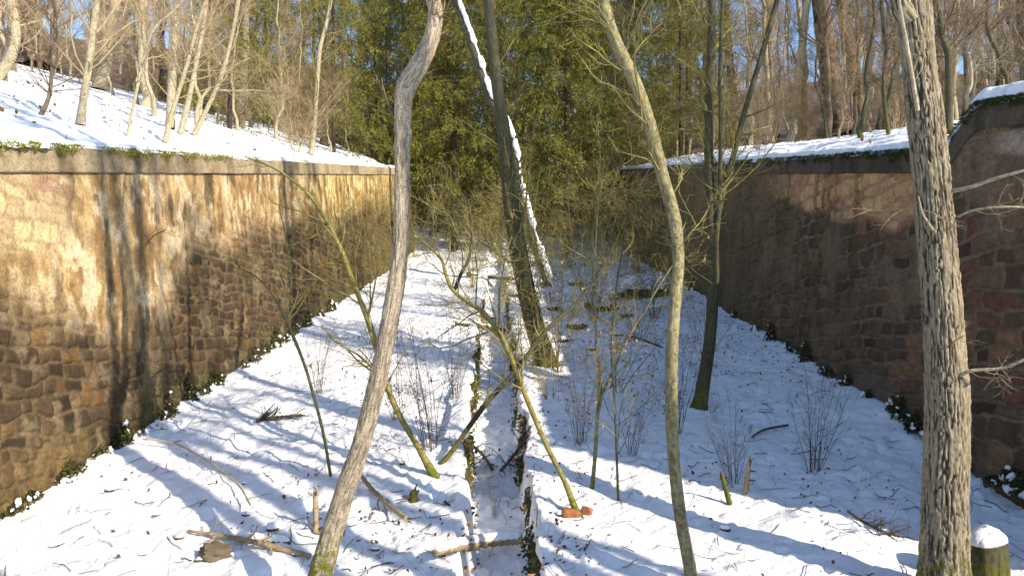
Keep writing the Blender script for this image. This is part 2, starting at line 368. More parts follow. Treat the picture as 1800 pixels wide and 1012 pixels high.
def pal_left(Y, Z, hf, dt, b1, b2, mort):
    A = np.array
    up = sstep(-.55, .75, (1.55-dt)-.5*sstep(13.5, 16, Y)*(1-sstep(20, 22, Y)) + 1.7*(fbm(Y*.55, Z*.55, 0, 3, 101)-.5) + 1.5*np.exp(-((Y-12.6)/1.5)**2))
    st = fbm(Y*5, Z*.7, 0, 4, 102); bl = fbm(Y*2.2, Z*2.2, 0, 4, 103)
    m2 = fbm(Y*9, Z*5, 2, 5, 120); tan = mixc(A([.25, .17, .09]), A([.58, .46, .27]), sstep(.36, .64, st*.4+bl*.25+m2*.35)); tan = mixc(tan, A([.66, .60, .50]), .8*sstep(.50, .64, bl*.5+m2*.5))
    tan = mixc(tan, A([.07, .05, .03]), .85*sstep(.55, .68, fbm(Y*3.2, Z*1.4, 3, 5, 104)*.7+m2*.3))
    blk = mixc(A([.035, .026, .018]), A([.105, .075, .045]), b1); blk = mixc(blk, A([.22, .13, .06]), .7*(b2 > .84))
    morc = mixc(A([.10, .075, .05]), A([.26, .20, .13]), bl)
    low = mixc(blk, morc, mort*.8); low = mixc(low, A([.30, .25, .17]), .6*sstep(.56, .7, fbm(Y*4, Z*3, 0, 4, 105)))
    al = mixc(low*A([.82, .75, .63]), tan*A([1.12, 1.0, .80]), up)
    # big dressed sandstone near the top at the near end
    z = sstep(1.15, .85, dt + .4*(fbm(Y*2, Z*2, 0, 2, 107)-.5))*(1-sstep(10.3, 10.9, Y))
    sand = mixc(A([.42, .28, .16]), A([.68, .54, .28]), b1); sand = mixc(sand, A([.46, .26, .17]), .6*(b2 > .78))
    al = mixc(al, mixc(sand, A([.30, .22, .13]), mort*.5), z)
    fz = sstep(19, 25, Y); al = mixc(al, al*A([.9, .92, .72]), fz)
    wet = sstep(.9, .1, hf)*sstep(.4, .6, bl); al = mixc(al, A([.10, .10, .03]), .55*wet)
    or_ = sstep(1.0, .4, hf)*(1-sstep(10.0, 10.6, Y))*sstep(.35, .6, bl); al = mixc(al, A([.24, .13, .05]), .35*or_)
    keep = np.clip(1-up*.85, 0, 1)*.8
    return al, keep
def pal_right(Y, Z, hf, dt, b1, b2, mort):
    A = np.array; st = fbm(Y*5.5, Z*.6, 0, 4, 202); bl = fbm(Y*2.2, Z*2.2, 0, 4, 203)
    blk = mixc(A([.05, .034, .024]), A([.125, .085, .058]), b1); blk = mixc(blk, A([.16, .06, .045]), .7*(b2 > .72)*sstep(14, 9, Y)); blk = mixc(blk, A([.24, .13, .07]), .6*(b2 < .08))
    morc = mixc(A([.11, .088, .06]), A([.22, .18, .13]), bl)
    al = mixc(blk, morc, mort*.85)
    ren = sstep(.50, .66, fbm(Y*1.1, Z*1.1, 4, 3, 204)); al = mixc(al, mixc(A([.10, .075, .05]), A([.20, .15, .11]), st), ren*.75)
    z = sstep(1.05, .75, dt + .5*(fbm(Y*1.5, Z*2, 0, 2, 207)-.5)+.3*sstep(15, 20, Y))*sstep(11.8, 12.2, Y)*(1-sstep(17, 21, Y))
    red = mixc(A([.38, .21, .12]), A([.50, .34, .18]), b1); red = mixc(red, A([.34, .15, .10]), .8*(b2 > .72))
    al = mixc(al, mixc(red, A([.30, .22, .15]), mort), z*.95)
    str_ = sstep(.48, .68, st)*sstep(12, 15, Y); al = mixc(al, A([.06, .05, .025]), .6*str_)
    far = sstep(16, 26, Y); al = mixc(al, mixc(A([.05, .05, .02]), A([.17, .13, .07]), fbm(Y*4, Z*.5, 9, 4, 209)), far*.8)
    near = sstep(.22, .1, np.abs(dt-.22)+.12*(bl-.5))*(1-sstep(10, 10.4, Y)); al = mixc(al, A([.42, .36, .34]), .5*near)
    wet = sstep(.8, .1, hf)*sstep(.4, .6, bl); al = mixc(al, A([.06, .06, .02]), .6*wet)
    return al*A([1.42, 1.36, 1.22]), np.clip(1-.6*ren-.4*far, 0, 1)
def blades(G, P, size, r, up=.6, spread=1.0, rnd=None, wide=.35):
    """many small leaf blades at points P"""
    n = len(P); d = unit(r.normal(size=(n, 3))*spread+np.array([0, 0, up])); s = unit(np.cross(d, r.normal(size=(n, 3))))
    L = size*r.uniform(.5, 1.4, (n, 1)); Wd = L*wide; nn = np.cross(d, s)
    V = np.stack([P, P+d*L*.5+s*Wd+nn*L*.08, P+d*L+nn*L*.2*r.uniform(-1, 1, (n, 1)), P+d*L*.5-s*Wd+nn*L*.08], 1)
    q = r.uniform(0, 1, n) if rnd is None else rnd
    G.add(V.reshape(-1, 3), np.arange(4*n).reshape(-1, 4), rnd=np.repeat(np.stack([q, q, q], -1), 4, 0))
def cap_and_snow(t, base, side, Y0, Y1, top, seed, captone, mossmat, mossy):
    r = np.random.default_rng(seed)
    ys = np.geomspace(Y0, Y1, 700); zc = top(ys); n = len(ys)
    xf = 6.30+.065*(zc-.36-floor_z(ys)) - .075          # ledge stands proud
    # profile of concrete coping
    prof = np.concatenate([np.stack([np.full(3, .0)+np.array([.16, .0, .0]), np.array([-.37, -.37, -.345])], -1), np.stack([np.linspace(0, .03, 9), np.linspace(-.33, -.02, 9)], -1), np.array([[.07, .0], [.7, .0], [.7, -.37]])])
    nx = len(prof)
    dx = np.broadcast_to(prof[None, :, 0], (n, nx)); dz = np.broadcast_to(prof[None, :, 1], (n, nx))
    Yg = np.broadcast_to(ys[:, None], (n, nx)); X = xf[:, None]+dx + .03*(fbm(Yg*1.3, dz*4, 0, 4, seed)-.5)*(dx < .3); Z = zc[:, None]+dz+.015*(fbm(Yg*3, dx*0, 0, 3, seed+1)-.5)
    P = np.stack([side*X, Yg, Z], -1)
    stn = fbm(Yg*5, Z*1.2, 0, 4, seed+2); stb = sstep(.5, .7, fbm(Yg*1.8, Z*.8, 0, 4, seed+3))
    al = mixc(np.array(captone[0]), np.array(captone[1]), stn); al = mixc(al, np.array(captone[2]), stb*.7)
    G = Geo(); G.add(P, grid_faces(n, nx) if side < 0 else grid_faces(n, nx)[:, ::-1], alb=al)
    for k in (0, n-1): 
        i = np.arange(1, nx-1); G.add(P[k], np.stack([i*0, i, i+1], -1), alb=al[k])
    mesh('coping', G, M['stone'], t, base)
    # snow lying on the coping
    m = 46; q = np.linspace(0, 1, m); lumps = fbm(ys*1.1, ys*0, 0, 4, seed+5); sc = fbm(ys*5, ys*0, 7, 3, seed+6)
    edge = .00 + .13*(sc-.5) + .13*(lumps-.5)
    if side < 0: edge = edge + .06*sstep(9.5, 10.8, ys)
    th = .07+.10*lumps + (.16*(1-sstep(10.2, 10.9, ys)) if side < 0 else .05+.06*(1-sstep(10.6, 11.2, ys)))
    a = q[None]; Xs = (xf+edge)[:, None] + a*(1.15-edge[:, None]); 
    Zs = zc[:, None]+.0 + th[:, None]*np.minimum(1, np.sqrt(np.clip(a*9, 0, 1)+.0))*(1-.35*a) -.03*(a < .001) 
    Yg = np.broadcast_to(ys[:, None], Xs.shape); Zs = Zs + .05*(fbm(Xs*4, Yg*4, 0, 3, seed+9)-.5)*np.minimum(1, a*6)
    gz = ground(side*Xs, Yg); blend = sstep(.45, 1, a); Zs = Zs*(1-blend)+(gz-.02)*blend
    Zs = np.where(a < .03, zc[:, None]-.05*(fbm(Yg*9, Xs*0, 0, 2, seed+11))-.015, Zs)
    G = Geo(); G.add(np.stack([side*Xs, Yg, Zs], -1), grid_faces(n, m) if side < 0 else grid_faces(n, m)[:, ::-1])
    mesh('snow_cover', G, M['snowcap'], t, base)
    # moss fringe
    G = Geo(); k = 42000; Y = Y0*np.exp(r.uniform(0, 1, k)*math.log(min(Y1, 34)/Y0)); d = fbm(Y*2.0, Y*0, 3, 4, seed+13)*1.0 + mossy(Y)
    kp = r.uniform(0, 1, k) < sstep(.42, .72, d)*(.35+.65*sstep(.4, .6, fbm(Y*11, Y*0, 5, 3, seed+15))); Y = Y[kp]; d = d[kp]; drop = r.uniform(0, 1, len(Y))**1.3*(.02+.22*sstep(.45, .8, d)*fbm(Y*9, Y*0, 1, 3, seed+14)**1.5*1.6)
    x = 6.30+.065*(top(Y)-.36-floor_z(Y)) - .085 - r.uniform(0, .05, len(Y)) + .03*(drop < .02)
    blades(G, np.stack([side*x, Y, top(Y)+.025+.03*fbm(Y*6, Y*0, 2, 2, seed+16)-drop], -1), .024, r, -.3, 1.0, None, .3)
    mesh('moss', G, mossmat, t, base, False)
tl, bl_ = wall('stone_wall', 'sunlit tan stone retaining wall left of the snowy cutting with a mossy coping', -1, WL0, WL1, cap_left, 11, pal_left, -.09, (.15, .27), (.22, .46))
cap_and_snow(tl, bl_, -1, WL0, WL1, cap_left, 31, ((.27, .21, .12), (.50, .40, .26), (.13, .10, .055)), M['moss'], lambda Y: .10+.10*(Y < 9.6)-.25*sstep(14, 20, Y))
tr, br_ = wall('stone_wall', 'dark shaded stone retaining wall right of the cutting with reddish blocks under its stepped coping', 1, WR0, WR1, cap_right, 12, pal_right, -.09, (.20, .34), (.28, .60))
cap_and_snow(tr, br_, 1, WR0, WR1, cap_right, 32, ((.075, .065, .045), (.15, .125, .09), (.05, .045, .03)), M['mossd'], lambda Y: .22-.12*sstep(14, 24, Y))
# rubble lining of the ditch
def ditch_wall(which, label):
    r = np.random.default_rng(60+which); ys = np.geomspace(7.0, 36, 1100); m = 34
    l, rr = ditch(ys); e = .14*(fbm(ys*2.2, ys*0+(3 if which == 0 else 9), 0, 4, 5 if which == 0 else 6)-.5)*2
    xe = (l+e+.0) if which == 0 else (rr+e-.0); sd = 1 if which == 0 else -1
    v = np.linspace(0, 1, m); Y = np.broadcast_to(ys[:, None], (len(ys), m)); top = floor_z(ys)-.05+.07*(fbm(ys*4, ys*0, 0, 3, 71+which)-.5)
    Z = top[:, None]-v[None]*.72
    ci = np.floor((Z-.133*Y)/.13+20+.5*fbm(Y*2, Z*2, 0, 2, 72)); w = np.abs(((Z-.133*Y)/.13+.5*fbm(Y*2, Z*2, 0, 2, 72)) % 1-.5)
    uu = Y/.22+_h(ci, ci*0, ci*0, 9)*5+.3*fbm(Y*3, Z*3, 0, 2, 73); ub = np.floor(uu); h = np.abs(uu % 1-.5)
    body = sstep(.5, .36, w)*sstep(.5, .40, h); b = _h(ub, ci, ci*0, 4)
    X = xe[:, None]+sd*(.03*body+.04*(b-.5)*body + .05*(fbm(Y*7, Z*7, 0, 3, 74)-.5)+.01*v)
    X -= sd*(.16*sstep(.56, .42, fbm(Y*1.6, Y*0, 3, 3, 76+which)))
    X[:, :3] -= sd*np.array([.2, .06, .02])[None]
    al = mixc(np.array([.035, .03, .022]), np.array([.12, .095, .065]), b*body); al = mixc(al, np.array([.11, .12, .02]), .8*sstep(.5, .65, fbm(Y*3, Z*3, 0, 3, 75))*(1-v[None]))
    G = Geo(); G.add(np.stack([X, Y, Z], -1), grid_faces(len(ys), m) if which else grid_faces(len(ys), m)[:, ::-1], alb=al)
    base = (float(xe[0]), 7.0, float(floor_z(7.0)-.5)); t = thing('ditch_wall', label, 'ditch wall', base)
    mesh('masonry', G, M['stone'], t, base)
    G = Geo(); k = 4200; Y = 7*np.exp(r.uniform(0, 1, k)*math.log(4.6)); d = fbm(Y*2.5, Y*0, 1, 3, 80+which); kp = (d > .5) & (fbm(Y*1.6, Y*0, 3, 3, 76+which) > .48); Y = Y[kp]; dep = .05+r.uniform(0, 1, len(Y))**1.2*.46
    x = np.interp(Y, ys, xe)+sd*r.uniform(.0, .09, len(Y)); blades(G, np.stack([x, Y, floor_z(Y)-dep+.03], -1), .07, r, -.1, 1.0, None, .25)
    mesh('moss', G, M['mossd' if which else 'moss'], t, base, False)
    G = Geo(); k = 260; Y = 7*np.exp(r.uniform(0, 1, k)*math.log(4.6)); x = np.interp(Y, ys, xe)+sd*r.uniform(-.02, .12, k); blades(G, np.stack([x, Y, floor_z(Y)-r.uniform(0, 1, k)**1.5*.45+.03], -1), .08, r, 0, 1.0, None, .32)
    mesh('dead_leaves', G, M['dry'], t, base, False)
    return t
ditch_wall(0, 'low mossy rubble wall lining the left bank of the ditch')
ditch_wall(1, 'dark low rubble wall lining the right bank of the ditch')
# ------------------------------------------------------------------ hero stems traced to their own distance
def stem_geo(G, path, d0, d1, n, sides, disp=0.0, fine=0.0, flare=0.0, seed=0, extend=0.0, knots=(), dcurve=None, L0=0.0):
    """path: (px, py, width_px) from foot up; depth runs d0 -> d1"""
    p = np.array(path, float); c = catmull(p, n); t = np.linspace(0, 1, n); d = d0+(d1-d0)*t
    if dcurve is not None: d = np.interp(t*(len(path)-1), np.arange(len(path)), dcurve)
    P = np.stack([at(a, b, q) for a, b, q in zip(c[:, 0], c[:, 1], d)]); R = c[:, 2]/F*d/2*.87
    if extend:
        k = max(8, int(extend/.15)); dr = unit(P[-1]-P[-4]); rr = np.random.default_rng(seed+5); Q = [P[-1]]
        for i in range(k): dr = unit(dr+rr.normal(size=3)*.05+np.array([0, 0, .06])); Q.append(Q[-1]+dr*extend/k)
        P = np.vstack([P, Q[1:]]); R = np.concatenate([R, np.linspace(R[-1], R[-1]*.3, k+1)[1:]])
    n = len(P)
    L = np.concatenate([[0], np.cumsum(np.linalg.norm(np.diff(P, axis=0), axis=1))])
    D = unit(np.gradient(P, axis=0)); ref = np.array([0, 1., 0]); A = unit(np.cross(D, ref)); B = np.cross(D, A)
    th = np.arange(sides)/sides*2*math.pi; ct, st = np.cos(th), np.sin(th)
    r0 = R[:, None]*(1+flare*np.exp(-L/.25)[:, None]*(1+.6*np.cos(th*4+seed)[None]))
    X_, Y_ = ct[None]*R[:, None], st[None]*R[:, None]; Lz = np.broadcast_to(L[:, None], X_.shape)
    if disp: r0 = r0*(1+disp*(fbm(X_*9, Y_*9, Lz*3, 3, seed)-.5)*2)
    if disp: r0 = r0*(1+.07*(fbm(X_*45+2, Y_*45, Lz*22, 3, seed+21)-.5)*2)
    crk = np.ones_like(r0)
    if fine:
        wx = .5*(fbm(X_*14, Y_*14, Lz*7, 2, seed+2)-.5)
        q = vnoise(X_*42+wx*5, Y_*42+wx*5, Lz*2.2+wx*2, seed+3); rd = 1-np.abs(2*q-1); q2 = vnoise(X_*60, Y_*60, Lz*5+wx*6, seed+4); rd = rd*.7+.3*(1-np.abs(2*q2-1))
        crk = sstep(.98, .55, rd); r0 = r0+fine*(crk-.6)+fine*.4*(fbm(X_*90, Y_*90, Lz*60, 2, seed+6)-.5)
    for kl, kth, kr, kh in knots:
        dd = ((Lz-kl)/kr)**2+((((th[None]-kth+math.pi) % (2*math.pi)-math.pi)*R[:, None])/kr)**2; r0 = r0+kh*np.exp(-dd)
    V = P[:, None]+r0[..., None]*(ct[None, :, None]*A[:, None]+st[None, :, None]*B[:, None])
    ck = np.repeat(crk.reshape(-1, 1), 3, 1)
    G.add(V.reshape(-1, 3), grid_faces(n, sides, True), bk=np.stack([X_*1.0, Y_*1.0, Lz+L0], -1).reshape(-1, 3), crk=ck)
    i = np.arange(1, sides-1); G.add(V[-1], np.stack([i*0, i, i+1], -1), bk=np.full((sides, 3), 3.0), crk=np.ones((sides, 3)))
    return P, R
def foot_of(P0): return (float(P0[0]), float(P0[1]), float(ground(P0[0], P0[1])))
def twig_set(G, r, P, R, levels, sides=3):
    out = []
    for lv in levels:
        Pn, Rn = sprout(r, P, R, **lv); tubes(G, Pn, Rn, 4 if Rn.max() > .012 else sides); out.append((Pn, Rn)); P, R = Pn, Rn
    return out
def res(P, R, K=24):
    i = np.linspace(0, len(P)-1, K).astype(int); return P[i][None], R[i][None]
def leaves_on(G, r, sets, n, size, mixrnd=None):
    Pn, Rn = sets; pts = Pn[:, 1:].reshape(-1, 3); k = r.integers(0, len(pts), n); blades(G, pts[k]+r.normal(size=(n, 3))*.01, size, r, -.8, .7, None, .28)
def tree(name, label, cat, mt, path, d0, d1, levels=(), tmat='twig', n=160, sides=20, group=None, extra=(), stubs=(), leaves=None, **kw):
    """one tree: trunk, further traced limbs (extra), twigs"""
    r = np.random.default_rng(abs(hash(label)) % 1000 if False else sum(map(ord, label)) % 9973)
    if cat == 'sapling': path = [(a, b, c*.80) for a, b, c in path]; extra = [dict(e, path=[(a, b, c*.85) for a, b, c in e['path']]) for e in extra]
    G = Geo(); P, R = stem_geo(G, path, d0, d1, n, sides, **kw); base = foot_of(P[0]); t = thing(name, label, cat, base, group)
    # bury the foot
    mesh('trunk' if cat != 'shrub' else 'stem', G, M[mt], t, base)
    alls = [(P, R)]
    for e in extra:
        G = Geo(); k = dict(e); k['L0'] = 4.0; pa = k.pop('path'); a, b = k.pop('d'); mm = k.pop('mat', mt); nm = k.pop('name', 'limb')
        Pe, Re = stem_geo(G, pa, a, b, k.pop('n', 60), k.pop('sides', 12), **k); mesh(nm, G, M[mm], t, base); alls.append((Pe, Re))
    if levels:
        G = Geo(); last = []
        for k, (Pe, Re) in enumerate(alls):
            lv = levels if k == 0 else [dict(l, n=max(1, l['n']//2)) if i == 0 else l for i, l in enumerate(levels)]
            lv = [dict(l) for l in lv]
            if k > 0: lv[0]['t0'] = .15
            last += twig_set(G, r, *res(Pe, Re), lv)[-1:]
        mesh('crown', G, M[tmat], t, base)
        if leaves:
            G = Geo()
            for s in last: leaves_on(G, r, s, leaves[0]//len(last), leaves[1])
            mesh('dry_leaves', G, M['dry'], t, base, False)
    return t
LV = lambda n, L, **k: dict(dict(n=n, t0=.1, t1=.98, length=L, ang=50, K=6, wob=.16, trop=(0, 0, .05), rr=.35, rmin=.003), **k)
up3 = [LV(26, 1.7, t0=.3), LV(6, .8, rr=.5), LV(4, .35, rr=.6, rmin=.0025)]
# A pale leaning tree, left of centre
tree('leaning_tree', 'leaning pale grey tree with a knot high on its crooked trunk left of the ditch', 'tree', 'pale',
     [(548, 1080, 60), (566, 1000, 47), (601, 880, 41), (632, 790, 38), (656, 700, 37), (676, 610, 36), (695, 510, 36), (705, 420, 31), (707, 320, 31), (707, 240, 31), (709, 180, 35), (716, 150, 39), (738, 112, 38), (760, 62, 32), (765, 15, 29), (752, -40, 27), (760, -160, 24)],
     7.0, 7.7, [LV(9, .9, t0=.55, rr=.18, rmin=.004), LV(5, .45, rr=.5), LV(3, .2, rr=.6, rmin=.002)], 'twig', n=520, sides=72, disp=.07, fine=.006, flare=.15, seed=3, knots=((6.0*.79, 2.8, .07, .022), (4.9, 2.5, .06, .02)), extend=2.5)
# B big furrowed tree
tree('furrowed_tree', 'thick trunk with deeply furrowed grey bark standing before the right wall beside the stump', 'tree', 'big',
     [(1663, 1110, 110), (1660, 1010, 92), (1661, 900, 84), (1664, 780, 81), (1664, 690, 78), (1659, 590, 72), (1652, 480, 70), (1645, 400, 68), (1636, 300, 66), (1626, 200, 66), (1617, 130, 60), (1610, 60, 62), (1605, 0, 64), (1600, -80, 60), (1600, -250, 50)],
     7.2, 7.9, [LV(4, .8, t0=.3, rr=.08, rmin=.004), LV(4, .4, rr=.5), LV(3, .2, rr=.6, rmin=.002)], 'twigl', n=760, sides=200, disp=.035, fine=.015, flare=.25, seed=8, extend=4,
     knots=((4.55, 4.3, .10, .03), (2.1, 4.4, .10, .03), (3.6, 5.0, .08, .03)),
     extra=[dict(path=[(1613, 195, 9), (1606, 150, 8), (1594, 80, 8), (1583, 20, 7), (1572, -60, 6)], d=(7.25, 7.2), mat='beech', name='limb'),
            dict(path=[(1600, 40, 40), (1583, 10, 36), (1572, -40, 34), (1560, -160, 28)], d=(7.7, 7.7), name='limb', sides=40, n=60, fine=.01),
            dict(path=[(1676, 336, 9), (1710, 328, 8), (1750, 314, 7), (1800, 300, 6), (1870, 280, 5)], d=(7.5, 6.9), mat='beech', name='branch'),
            dict(path=[(1684, 381, 6), (1710, 370, 5), (1760, 364, 5), (1850, 366, 4)], d=(7.5, 7.0), mat='beech', name='branch'),
            dict(path=[(1676, 668, 8), (1705, 652, 7), (1760, 647, 6), (1800, 632, 6), (1870, 600, 5)], d=(7.3, 6.8), mat='beech', name='branch'),
            dict(path=[(1614, 345, 3), (1622, 375, 4), (1640, 404, 5)], d=(7.2, 7.3), mat='beech', name='dead_twig')])
# C slim lichen tree
tree('slim_tree', 'slim tree with yellow lichened bark curving up from sunlit snow right of the ditch', 'tree', 'lichen',
     [(1222, 1060, 32), (1213, 1000, 25), (1195, 900, 24), (1184, 800, 24), (1180, 700, 24), (1182, 600, 24), (1188, 520, 23), (1192, 460, 24), (1186, 385, 24), (1165, 310, 25), (1148, 240, 25), (1126, 170, 25), (1103, 118, 27), (1085, 80, 24), (1068, 30, 22), (1058, -20, 21), (1040, -140, 18)],
     7.35, 8.6, [LV(20, 1.3, t0=.4, rr=.2, rmin=.004), LV(5, .7, rr=.5), LV(3, .3, rr=.6, rmin=.0025)], 'twigy', n=460, sides=40, disp=.09, fine=.004, flare=.15, seed=4, extend=2.5,
     extra=[dict(path=[(1097, 95, 14), (1106, 70, 11), (1125, 35, 10), (1145, 0, 9), (1175, -60, 7)], d=(8.4, 8.6), mat='dark', name='limb')])
# D dark forked tree by right wall
d = hit(1230, 716)
tree('forked_tree', 'dark mossy tree with several upright stems standing close to the right wall', 'tree', 'dark',
     [(1226, 730, 34), (1234, 690, 27), (1246, 610, 24), (1252, 540, 23), (1254, 450, 22), (1250, 380, 20), (1246, 280, 18), (1247, 180, 17), (1250, 90, 17), (1252, 0, 15), (1256, -150, 12)],
     d, d+.6, up3, 'twigy', n=220, sides=28, disp=.08, flare=.2, seed=9, extend=2,
     extra=[dict(path=[(1254, 420, 14), (1268, 350, 12), (1285, 290, 12), (1308, 200, 11), (1338, 100, 11), (1366, 0, 10), (1400, -120, 8)], d=(d+.4, d+1)),
            dict(path=[(1256, 440, 14), (1264, 360, 10), (1267, 250, 9), (1266, 120, 8), (1270, 0, 7), (1276, -100, 6)], d=(d+.2, d+.2))])
# E centre tree
d = hit(955, 642)
tree('mossy_tree', 'dark mossy trunk beside the ditch in the middle, a snowy dead trunk leaning on it', 'tree', 'dark',
     [(964, 655, 56), (955, 625, 44), (941, 575, 39), (925, 510, 36), (911, 440, 36), (901, 370, 34), (893, 300, 31), (884, 220, 26), (874, 150, 24), (866, 80, 23), (860, 10, 22), (858, -80, 20), (862, -260, 15)],
     d, d-1.0, [LV(18, 1.6, t0=.25, rr=.2), LV(6, .8, rr=.5), LV(4, .4, rr=.6, rmin=.003)], 'twigy', n=240, sides=32, disp=.09, fine=.008, flare=.12, seed=14, extend=2)
# roots of the centre tree are part of its flare; F snow topped leaning log
d0 = hit(968, 505)
def leaning_log():
    pts = [(975, 530, 22), (958, 480, 20), (938, 420, 20), (918, 345, 18), (905, 270, 17), (886, 215, 18), (860, 170, 18), (835, 95, 17), (808, 20, 15), (785, -50, 13)]
    dc = np.linspace(d0, d0+5, len(pts))
    G = Geo(); P, R = stem_geo(G, pts, 0, 0, 220, 16, disp=.12, seed=5, dcurve=dc); base = foot_of(P[0])
    t = thing('fallen_tree', 'thin dead trunk topped with snow leaning up against the mossy centre tree', 'fallen tree', base); mesh('trunk', G, M['dark'], t, base)
    G = Geo(); th = np.linspace(-.15*math.pi, 1.15*math.pi, 12); n = len(P); D = unit(np.gradient(P, axis=0)); X = unit(np.cross(D, [0, 0, 1.])); U = np.cross(X, D)
    Ls = np.arange(n)*.08; k = .3+.55*sstep(.30, .36, fbm(Ls*1.9, Ls*0, 0, 3, 7)); rr = (R*.72+.008)[:, None]*np.ones(12)*(1+.95*(fbm(Ls[:, None]*7, th[None]*2.0, 0, 4, 8)-.5))
    V = P[:, None]+(np.cos(th)[None, :, None]*X[:, None]*rr[..., None]*k[:, None, None]+np.sin(th)[None, :, None]*U[:, None]*rr[..., None]*k[:, None, None]) + (R*.62)[:, None, None]*U[:, None]*1.0 + np.array([.25, -.55, .1])*R[:, None, None]
    G.add(V, grid_faces(n, 12)); mesh('snow_cover', G, M['snowcap'], t, base)
leaning_log()
# G, H, I leaning saplings
d = hit(766, 838)
tree('leaning_sapling', 'yellow green sapling leaning left from a mossy foot behind the pale tree', 'sapling', 'ygreen',
     [(772, 850, 30), (757, 825, 22), (735, 785, 15), (705, 735, 15), (681, 680, 14), (661, 610, 13), (640, 545, 13), (618, 490, 13), (602, 445, 12), (575, 390, 10), (545, 345, 9), (515, 318, 7), (480, 295, 5), (430, 275, 4)],
     d, d+1.0, [LV(22, 1.6, t0=.3, rr=.4, rmin=.004, trop=(0, 0, .07)), LV(5, .8, rr=.5), LV(3, .35, rr=.6, rmin=.0025)], 'twigy', n=150, sides=16, disp=.06, seed=21)
d = hit(1015, 905)
tree('leaning_sapling', 'yellow barked sapling leaning left across the ditch from the broken brick', 'sapling', 'ygreen',
     [(1020, 918, 24), (1008, 885, 17), (990, 840, 13), (962, 785, 13), (938, 730, 13), (918, 680, 13), (901, 635, 14), (880, 590, 13), (850, 550, 12), (820, 530, 10), (795, 508, 10), (783, 480, 9), (775, 455, 7), (745, 425, 6), (720, 400, 4)],
     d, d+.9, [LV(22, 1.5, t0=.35, rr=.4, rmin=.004, trop=(0, 0, .07)), LV(5, .8, rr=.5), LV(3, .35, rr=.6, rmin=.0025)], 'twigy', n=150, sides=16, disp=.06, seed=22,
     extra=[dict(path=[(798, 512, 9), (812, 478, 8), (825, 452, 8), (830, 400, 6), (822, 350, 4)], d=(d+.8, d+1), mat='dark'), ])
d = hit(778, 815)
tree('leaning_sapling', 'olive sapling leaning right over the ditch from the left bank', 'sapling', 'dark',
     [(774, 818, 14), (800, 785, 12), (830, 742, 13), (860, 702, 13), (895, 665, 12), (930, 620, 11), (965, 575, 10), (1010, 535, 8), (1060, 480, 6), (1110, 430, 4)],
     d, d+2.6, [LV(12, 1.0, t0=.3, rr=.4, rmin=.003, trop=(0, 0, .1)), LV(4, .5, rr=.5), LV(2, .3, rr=.6, rmin=.002)], 'twigy', n=130, sides=14, disp=.07, seed=23)
d = hit(1042, 858)
tree('forked_sapling', 'slender sapling forking at knee height in shaded snow right of the ditch', 'sapling', 'lichen',
     [(1040, 866, 12), (1046, 800, 10), (1050, 730, 10), (1056, 690, 9), (1048, 600, 6), (1046, 480, 5), (1050, 380, 5), (1055, 290, 4), (1050, 200, 3)],
     d, d+.3, [LV(20, 1.4, t0=.25, rr=.5, trop=(0, 0, .03)), LV(5, .7, rr=.55), LV(3, .3, rr=.6, rmin=.0025)], 'twigy', n=130, sides=12, seed=24, leaves=(200, .05),
     extra=[dict(path=[(1054, 700, 8), (1068, 672, 6), (1090, 625, 5), (1112, 580, 5), (1160, 500, 4), (1200, 440, 3)], d=(d, d+.5))])
d = hit(1087, 880)
tree('thin_sapling', 'thin dark upright sapling just right of the forked one', 'sapling', 'dark',
     [(1087, 890, 7), (1084, 800, 6), (1080, 700, 5), (1075, 600, 5), (1084, 500, 4), (1100, 400, 4), (1108, 320, 3)], d, d+.3,
     [LV(16, 1.1, t0=.15, rr=.5), LV(4, .5, rr=.5), LV(2, .3, rr=.6, rmin=.0025)], 'twigy', n=100, sides=8, seed=25, leaves=(60, .05))
d = hit(580, 835)
tree('thin_sapling', 'thin olive sapling with a fan of twigs on sunlit snow left of the pale tree', 'sapling', 'dark',
     [(582, 840, 8), (568, 760, 8), (550, 690, 8), (535, 640, 8), (515, 590, 9), (503, 560, 7), (480, 520, 5), (455, 490, 4), (420, 470, 3)], d, d+.5,
     [LV(14, .8, t0=.5, rr=.5), LV(5, .5, rr=.55), LV(3, .25, rr=.6, rmin=.002)], 'twigy', n=100, sides=10, seed=26,
     extra=[dict(path=[(508, 565, 5), (512, 500, 4), (505, 430, 3), (490, 360, 2)], d=(d+.4, d+.5))])
d = hit(248, 742)
tree('thin_sapling', 'thin dark sapling growing against the foot of the sunlit left wall', 'sapling', 'dark',
     [(248, 748, 8), (243, 690, 6), (239, 610, 5), (238, 540, 5), (236, 480, 4), (215, 420, 3), (195, 350, 2)], d, d+.1,
     [LV(7, .8, t0=.2, rr=.6, trop=(0, -.02, .12)), LV(3, .35, rr=.55)], 'twigd', n=90, sides=8, seed=27,
     extra=[dict(path=[(238, 495, 4), (252, 440, 3), (270, 415, 3), (292, 404, 2)], d=(d+.05, d+.1)), dict(path=[(246, 715, 4), (262, 670, 3), (290, 645, 2)], d=(d, d))])
